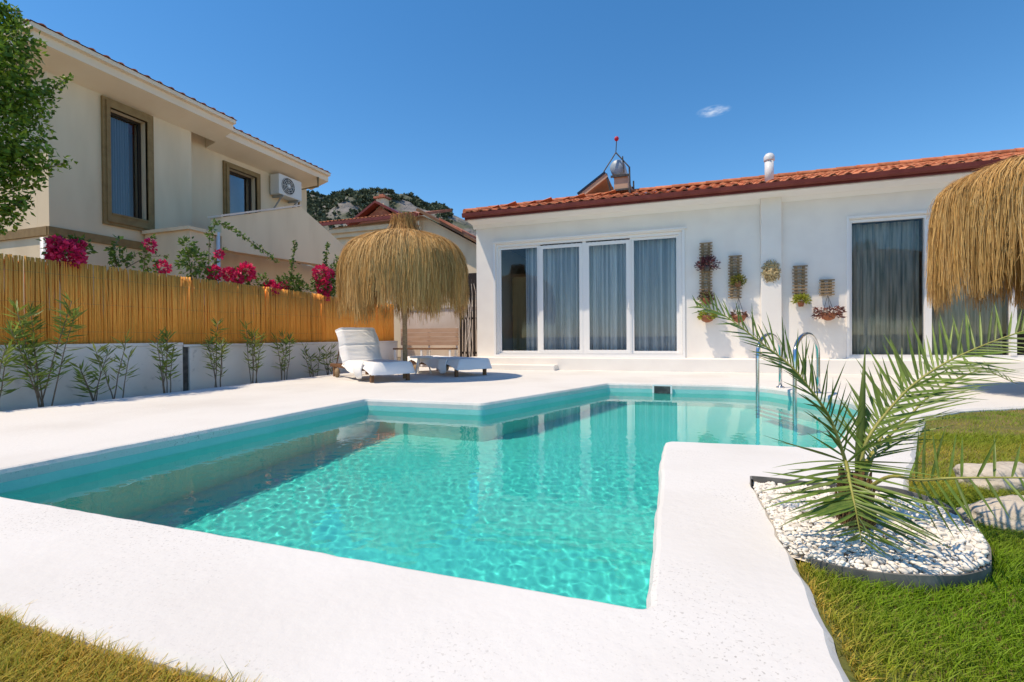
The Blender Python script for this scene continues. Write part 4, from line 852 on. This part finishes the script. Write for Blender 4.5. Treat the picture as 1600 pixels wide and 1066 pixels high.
# ------------------------------------------------------------------ palm bed: edging, pebbles, palm, boulders
bed = thing('pebble_bed', 'oval bed of white pebbles with dark edging around the young palm', 'pebble bed', (.6, 2.0, -.03))
b = MB(); out, inn = offset(bedp, .008), bedp; n = len(bedp); hz = [.010+.010*mnoise.noise((x*4, y*4, 2))+.026*max(0, min(1, (y-1.95)/.4)) for x, y in bedp]
b.v = [(x, y, -.05) for x, y in out]+[(out[i][0], out[i][1], hz[i]) for i in range(n)]+[(inn[i][0], inn[i][1], hz[i]) for i in range(n)]+[(x, y, -.05) for x, y in inn]
for i in range(n):
    j = (i+1) % n
    if bedp[i][0] < .36 and bedp[i][1] < 2.40: continue          # open where the bed meets the deck
    b.f += [(i, j, n+j, n+i), (n+i, n+j, 2*n+j, 2*n+i), (2*n+i, 2*n+j, 3*n+j, 3*n+i)]
b.build('edging', 'edge', bed)
b = MB(); b.quad(*[(x, y, -.012) for x, y in bedp]); b.build('bed_soil', 'pebble', bed)
def peb(seed):
    r = random.Random(seed); a, c, e = r.uniform(.8, 1.2), r.uniform(.65, .95), r.uniform(.4, .62); b = MB()
    b.lathe([(.30, -.92), (.82, -.5), (1.0, 0), (.80, .55), (.34, .92)], 7); b.v = [(x*a*(1+.12*mnoise.noise((x*2, y*2, seed))), y*c*(1+.12*mnoise.noise((y*2, z*2, seed+9))), z*e) for x, y, z in b.v]
    me = bpy.data.meshes.new('pebble'); me.from_pydata(b.v, [], b.f); me.polygons.foreach_set('use_smooth', [True]*len(me.polygons)); me.materials.append(MT['pebble']); return me
PB = [peb(i) for i in range(7)]; pl = []
for k in range(9500):
    x, y = random.uniform(.31, .98), random.uniform(1.58, 2.45)
    if not inpoly(np.array([x]), np.array([y]), offset(bedp, -.006))[0]: continue
    r = random.uniform(.0055, .010) if random.random() < .78 else random.uniform(.010, .016)
    pl.append((r, x, y, .0+.028*math.exp(-((x-.6)**2+(y-2.0)**2)/.12)+random.uniform(-.008, .010)))
pl.sort(key=lambda q: -q[0]/(math.hypot(q[1], q[2]))); RV, RF = [], []
for k, (r, x, y, z) in enumerate(pl):
    me = PB[k % 7]; rot = Matrix.Rotation(random.uniform(0, 6.28), 3, 'Z') @ Matrix.Rotation(random.gauss(0, .35), 3, 'X') @ Matrix.Rotation(random.gauss(0, .35), 3, 'Y')
    if k < 300:
        o = bpy.data.objects.new('pebble', me); col.objects.link(o); o.parent = bed; o.location = Vector((x, y, z))-bed.location; o.rotation_euler = rot.to_euler(); o.scale = (r, r, r)
    else:
        vv = np.array([v.co[:] for v in me.vertices])*r @ np.array(rot).T + np.array((x, y, z)); b0 = sum(map(len, RV)) if not RV else nb0; nb0 = b0+len(vv)
        RV.append(vv); RF += [tuple(b0+q for q in p_.vertices) for p_ in me.polygons]
b = MB(); b.v = [tuple(q) for q in np.concatenate(RV)]; b.f = RF; stuffp(b.build('small_pebbles', 'pebble', bed, True))

def leaflet_mesh(i):
    w, N = .0075, 6; V = []; bend = [-.05, -.12, -.02, .04][i % 4]
    for k in range(N+1):
        tq = k/N; ww = w*(min(1, .45+tq*2.6))*(1-tq**2.2)+.0003; z = bend*tq*tq
        V += [(tq, -ww*3.5, z+ww*1.7), (tq, 0, z), (tq, ww*3.5, z+ww*1.7)]
    F = []
    for k in range(N): a = k*3; F += [(a, a+1, a+4, a+3), (a+1, a+2, a+5, a+4)]
    me = bpy.data.meshes.new('leaflet'); me.from_pydata(V, [], F); me.polygons.foreach_set('use_smooth', [True]*len(F)); me.materials.append(MT['palmleaf']); return me
LM = [leaflet_mesh(i) for i in range(4)]
palm = thing('young_palm', 'young date palm with spiky arching fronds in the pebble bed', 'palm', (.565, 1.92, 0))
b = MB(); b.lathe([(.032, -.03), (.043, .01), (.046, .05), (.040, .11), (.028, .17), (.016, .21)], 16, (.565, 1.92, 0)); b.v = [(x+.012*mnoise.noise((x*40, y*40, z*40)), y+.012*mnoise.noise((y*40, z*40, 2)), z) for x, y, z in b.v]; b.build('trunk', 'fibre', palm, True)
for k in range(26):
    a = k*2.4; z = .01+.16*(k/26); r = .038*(1-.35*k/26); c0, s0 = math.cos(a), math.sin(a); b = MB()
    b.tube([(.565+c0*r*.7, 1.92+s0*r*.7, z-.02), (.565+c0*(r+.012), 1.92+s0*(r+.012), z+.03), (.565+c0*(r+.022), 1.92+s0*(r+.022), z+.075)], [.013, .010, .003], 5); b.build('leaf_base', 'fibre', palm, True)
nf = 700; th = rng.uniform(0, 6.28, nf); zz = rng.uniform(-.01, .17, nf); rr = .048-.14*np.maximum(0, zz-.05)+rng.uniform(-.004, .006, nf)
Pf = np.stack([np.stack([.565+np.cos(th+dq)*(rr+oq), 1.92+np.sin(th+dq)*(rr+oq), zz+hq], -1) for dq, oq, hq in ((0, -.006, 0), (.12, .004, .028), (.3, .012, .05))], 1)
stuffp(ribbons('trunk_fibres', Pf, nrm(np.stack([-np.sin(th), np.cos(th), rng.normal(0, .3, nf)], -1)), rng.uniform(.002, .005, nf), colmix(nf, (.30, .17, .07), (.16, .08, .03), (.42, .28, .12)), 'straw', palm, tip=.3))
def frond(ctrl, nl, llen, lab=None, upv_=(0, 0, 1), sweep=.75, t0=.16, lift=.45, thick=.0065, flat=0.0, jitter=.12):
    c = [Vector(q) for q in ctrl]; pts = []
    ext = [c[0]*2-c[1]]+c+[c[-1]*2-c[-2]]
    for i in range(1, len(ext)-2):                               # Catmull-Rom
        for k in range(6):
            s = k/6; p0, p1, p2, p3 = ext[i-1:i+3]
            pts.append(.5*((2*p1)+(p2-p0)*s+(2*p0-5*p1+4*p2-p3)*s*s+(3*p1-p0-3*p2+p3)*s**3))
    pts.append(c[-1]); K = len(pts); b = MB(); b.tube(pts, [thick*(1-.82*i/(K-1)) for i in range(K)], 6)
    fr = b.build('frond', 'rachis', palm, True)
    if lab: fr['label'] = lab
    for k in range(nl):
        tq = t0+(1-t0)*(k//2+.5*(k % 2))/(nl/2); tq = min(.995, tq); i = min(K-2, int(tq*(K-1))); p_ = pts[i].lerp(pts[i+1], tq*(K-1)-i); tan = (pts[i+1]-pts[i]).normalized()
        sde = 1 if k % 2 else -1; lat = tan.cross(Vector(upv_)).normalized()*sde; u_ = lat.cross(tan)*sde
        sw = sweep*(1-.25*tq)+random.gauss(0, jitter); d = (lat*math.cos(sw*.9)+tan*math.sin(sw*.9)*1.05+u_*(lift+random.gauss(0, jitter*1.6))).normalized()
        L_ = llen*(math.sin(math.pi*min(1, .22+tq*.72))**.8)*random.uniform(.82, 1.12); 
        za = (u_-d*u_.dot(d)).normalized(); ya_ = za.cross(d)
        o = bpy.data.objects.new('leaflet', LM[k % 4]); col.objects.link(o); o.parent = fr
        mm = Matrix((d*L_, ya_*max(.14, L_)*1.0, za*L_)).transposed().to_4x4(); mm.translation = p_-palm.location; o.matrix_local = mm
F1 = [(.549, 1.901, .16), (.525, 1.893, .271), (.478, 1.878, .404), (.414, 1.867, .505), (.361, 1.871, .576), (.269, 1.871, .657), (.152, 1.874, .754), (.062, 1.875, .789)]
F3 = [(.577, 1.921, .16), (.598, 1.929, .305), (.676, 1.968, .418), (.769, 1.991, .521), (.889, 2.001, .608), (1.055, 2.006, .687), (1.191, 2.001, .720)]
F4 = [(.594, 1.959, .16), (.640, 2.018, .251), (.797, 2.179, .349), (.944, 2.315, .449), (1.152, 2.462, .527), (1.334, 2.578, .468)]
F5 = [(.545, 1.885, .17), (.516, 1.837, .265), (.498, 1.724, .207), (.493, 1.669, .161), (.502, 1.651, .078)]
F7 = [(.582, 1.891, .16), (.622, 1.799, .235), (.669, 1.731, .248), (.733, 1.679, .274), (.869, 1.653, .294), (.982, 1.650, .296)]
toC = (0, -.55, .8)
frond(F1, 96, .165, 'long frond rising to the left over the pool', toC, 1.0, .14, .25)
frond(F3, 100, .19, 'long frond arching out to the right', toC, .85, .14, .25)
frond(F4, 64, .20, None, (0, -.3, 1), .8, .16, .2)
frond(F5, 60, .245, 'short frond bending towards the viewer', (0, .25, 1), .62, .2, .2)
frond(F7, 28, .16, 'low sparse frond reaching right over the lawn', (0, -.9, .3), .35, .34, .05)
frond([(.59, 1.94, .16), (.66, 2.03, .27), (.74, 2.16, .33), (.83, 2.28, .33)], 28, .16, None, (0, 0, 1), .7, .2, .3)
b = MB(); b.tube([(.580, 1.933, .15), (.588, 1.947, .283), (.594, 1.955, .38), (.601, 1.964, .47), (.614, 1.980, .63)], [.012, .015, .013, .009, .001], 8); sp = b.build('spear_leaf', 'palmleaf', palm, True); sp['label'] = 'unopened upright spear leaf'

def boulder(lab, c, s, seed):
    bm = bmesh.new(); bmesh.ops.create_icosphere(bm, subdivisions=5, radius=1)
    for v in bm.verts:
        d = v.co.normalized(); k = 1+.16*mnoise.noise(d*1.3+Vector((seed, 0, 0)))+.09*mnoise.noise(d*3.1+Vector((0, seed, 0)))+.045*mnoise.noise(d*8+Vector((0, 0, seed)))+.02*mnoise.noise(d*19)
        if d.z > .45: k *= 1-.25*(d.z-.45)
        v.co = Vector((d.x*s[0], d.y*s[1], d.z*s[2]))*k
    me = bpy.data.meshes.new('boulder'); bm.to_mesh(me); bm.free(); me.polygons.foreach_set('use_smooth', [True]*len(me.polygons))
    o = link('boulder', me, 'boulder'); o.location = c; return tag(o, lab, 'boulder', 'pale boulders on the lawn')
boulder('smaller yellowish boulder on the lawn behind the larger grey one', (1.42, 2.80, .0), (.19, .13, .10), 3)
boulder('larger grey boulder on the lawn at the right edge', (1.25, 2.30, -.02), (.22, .14, .10), 8)
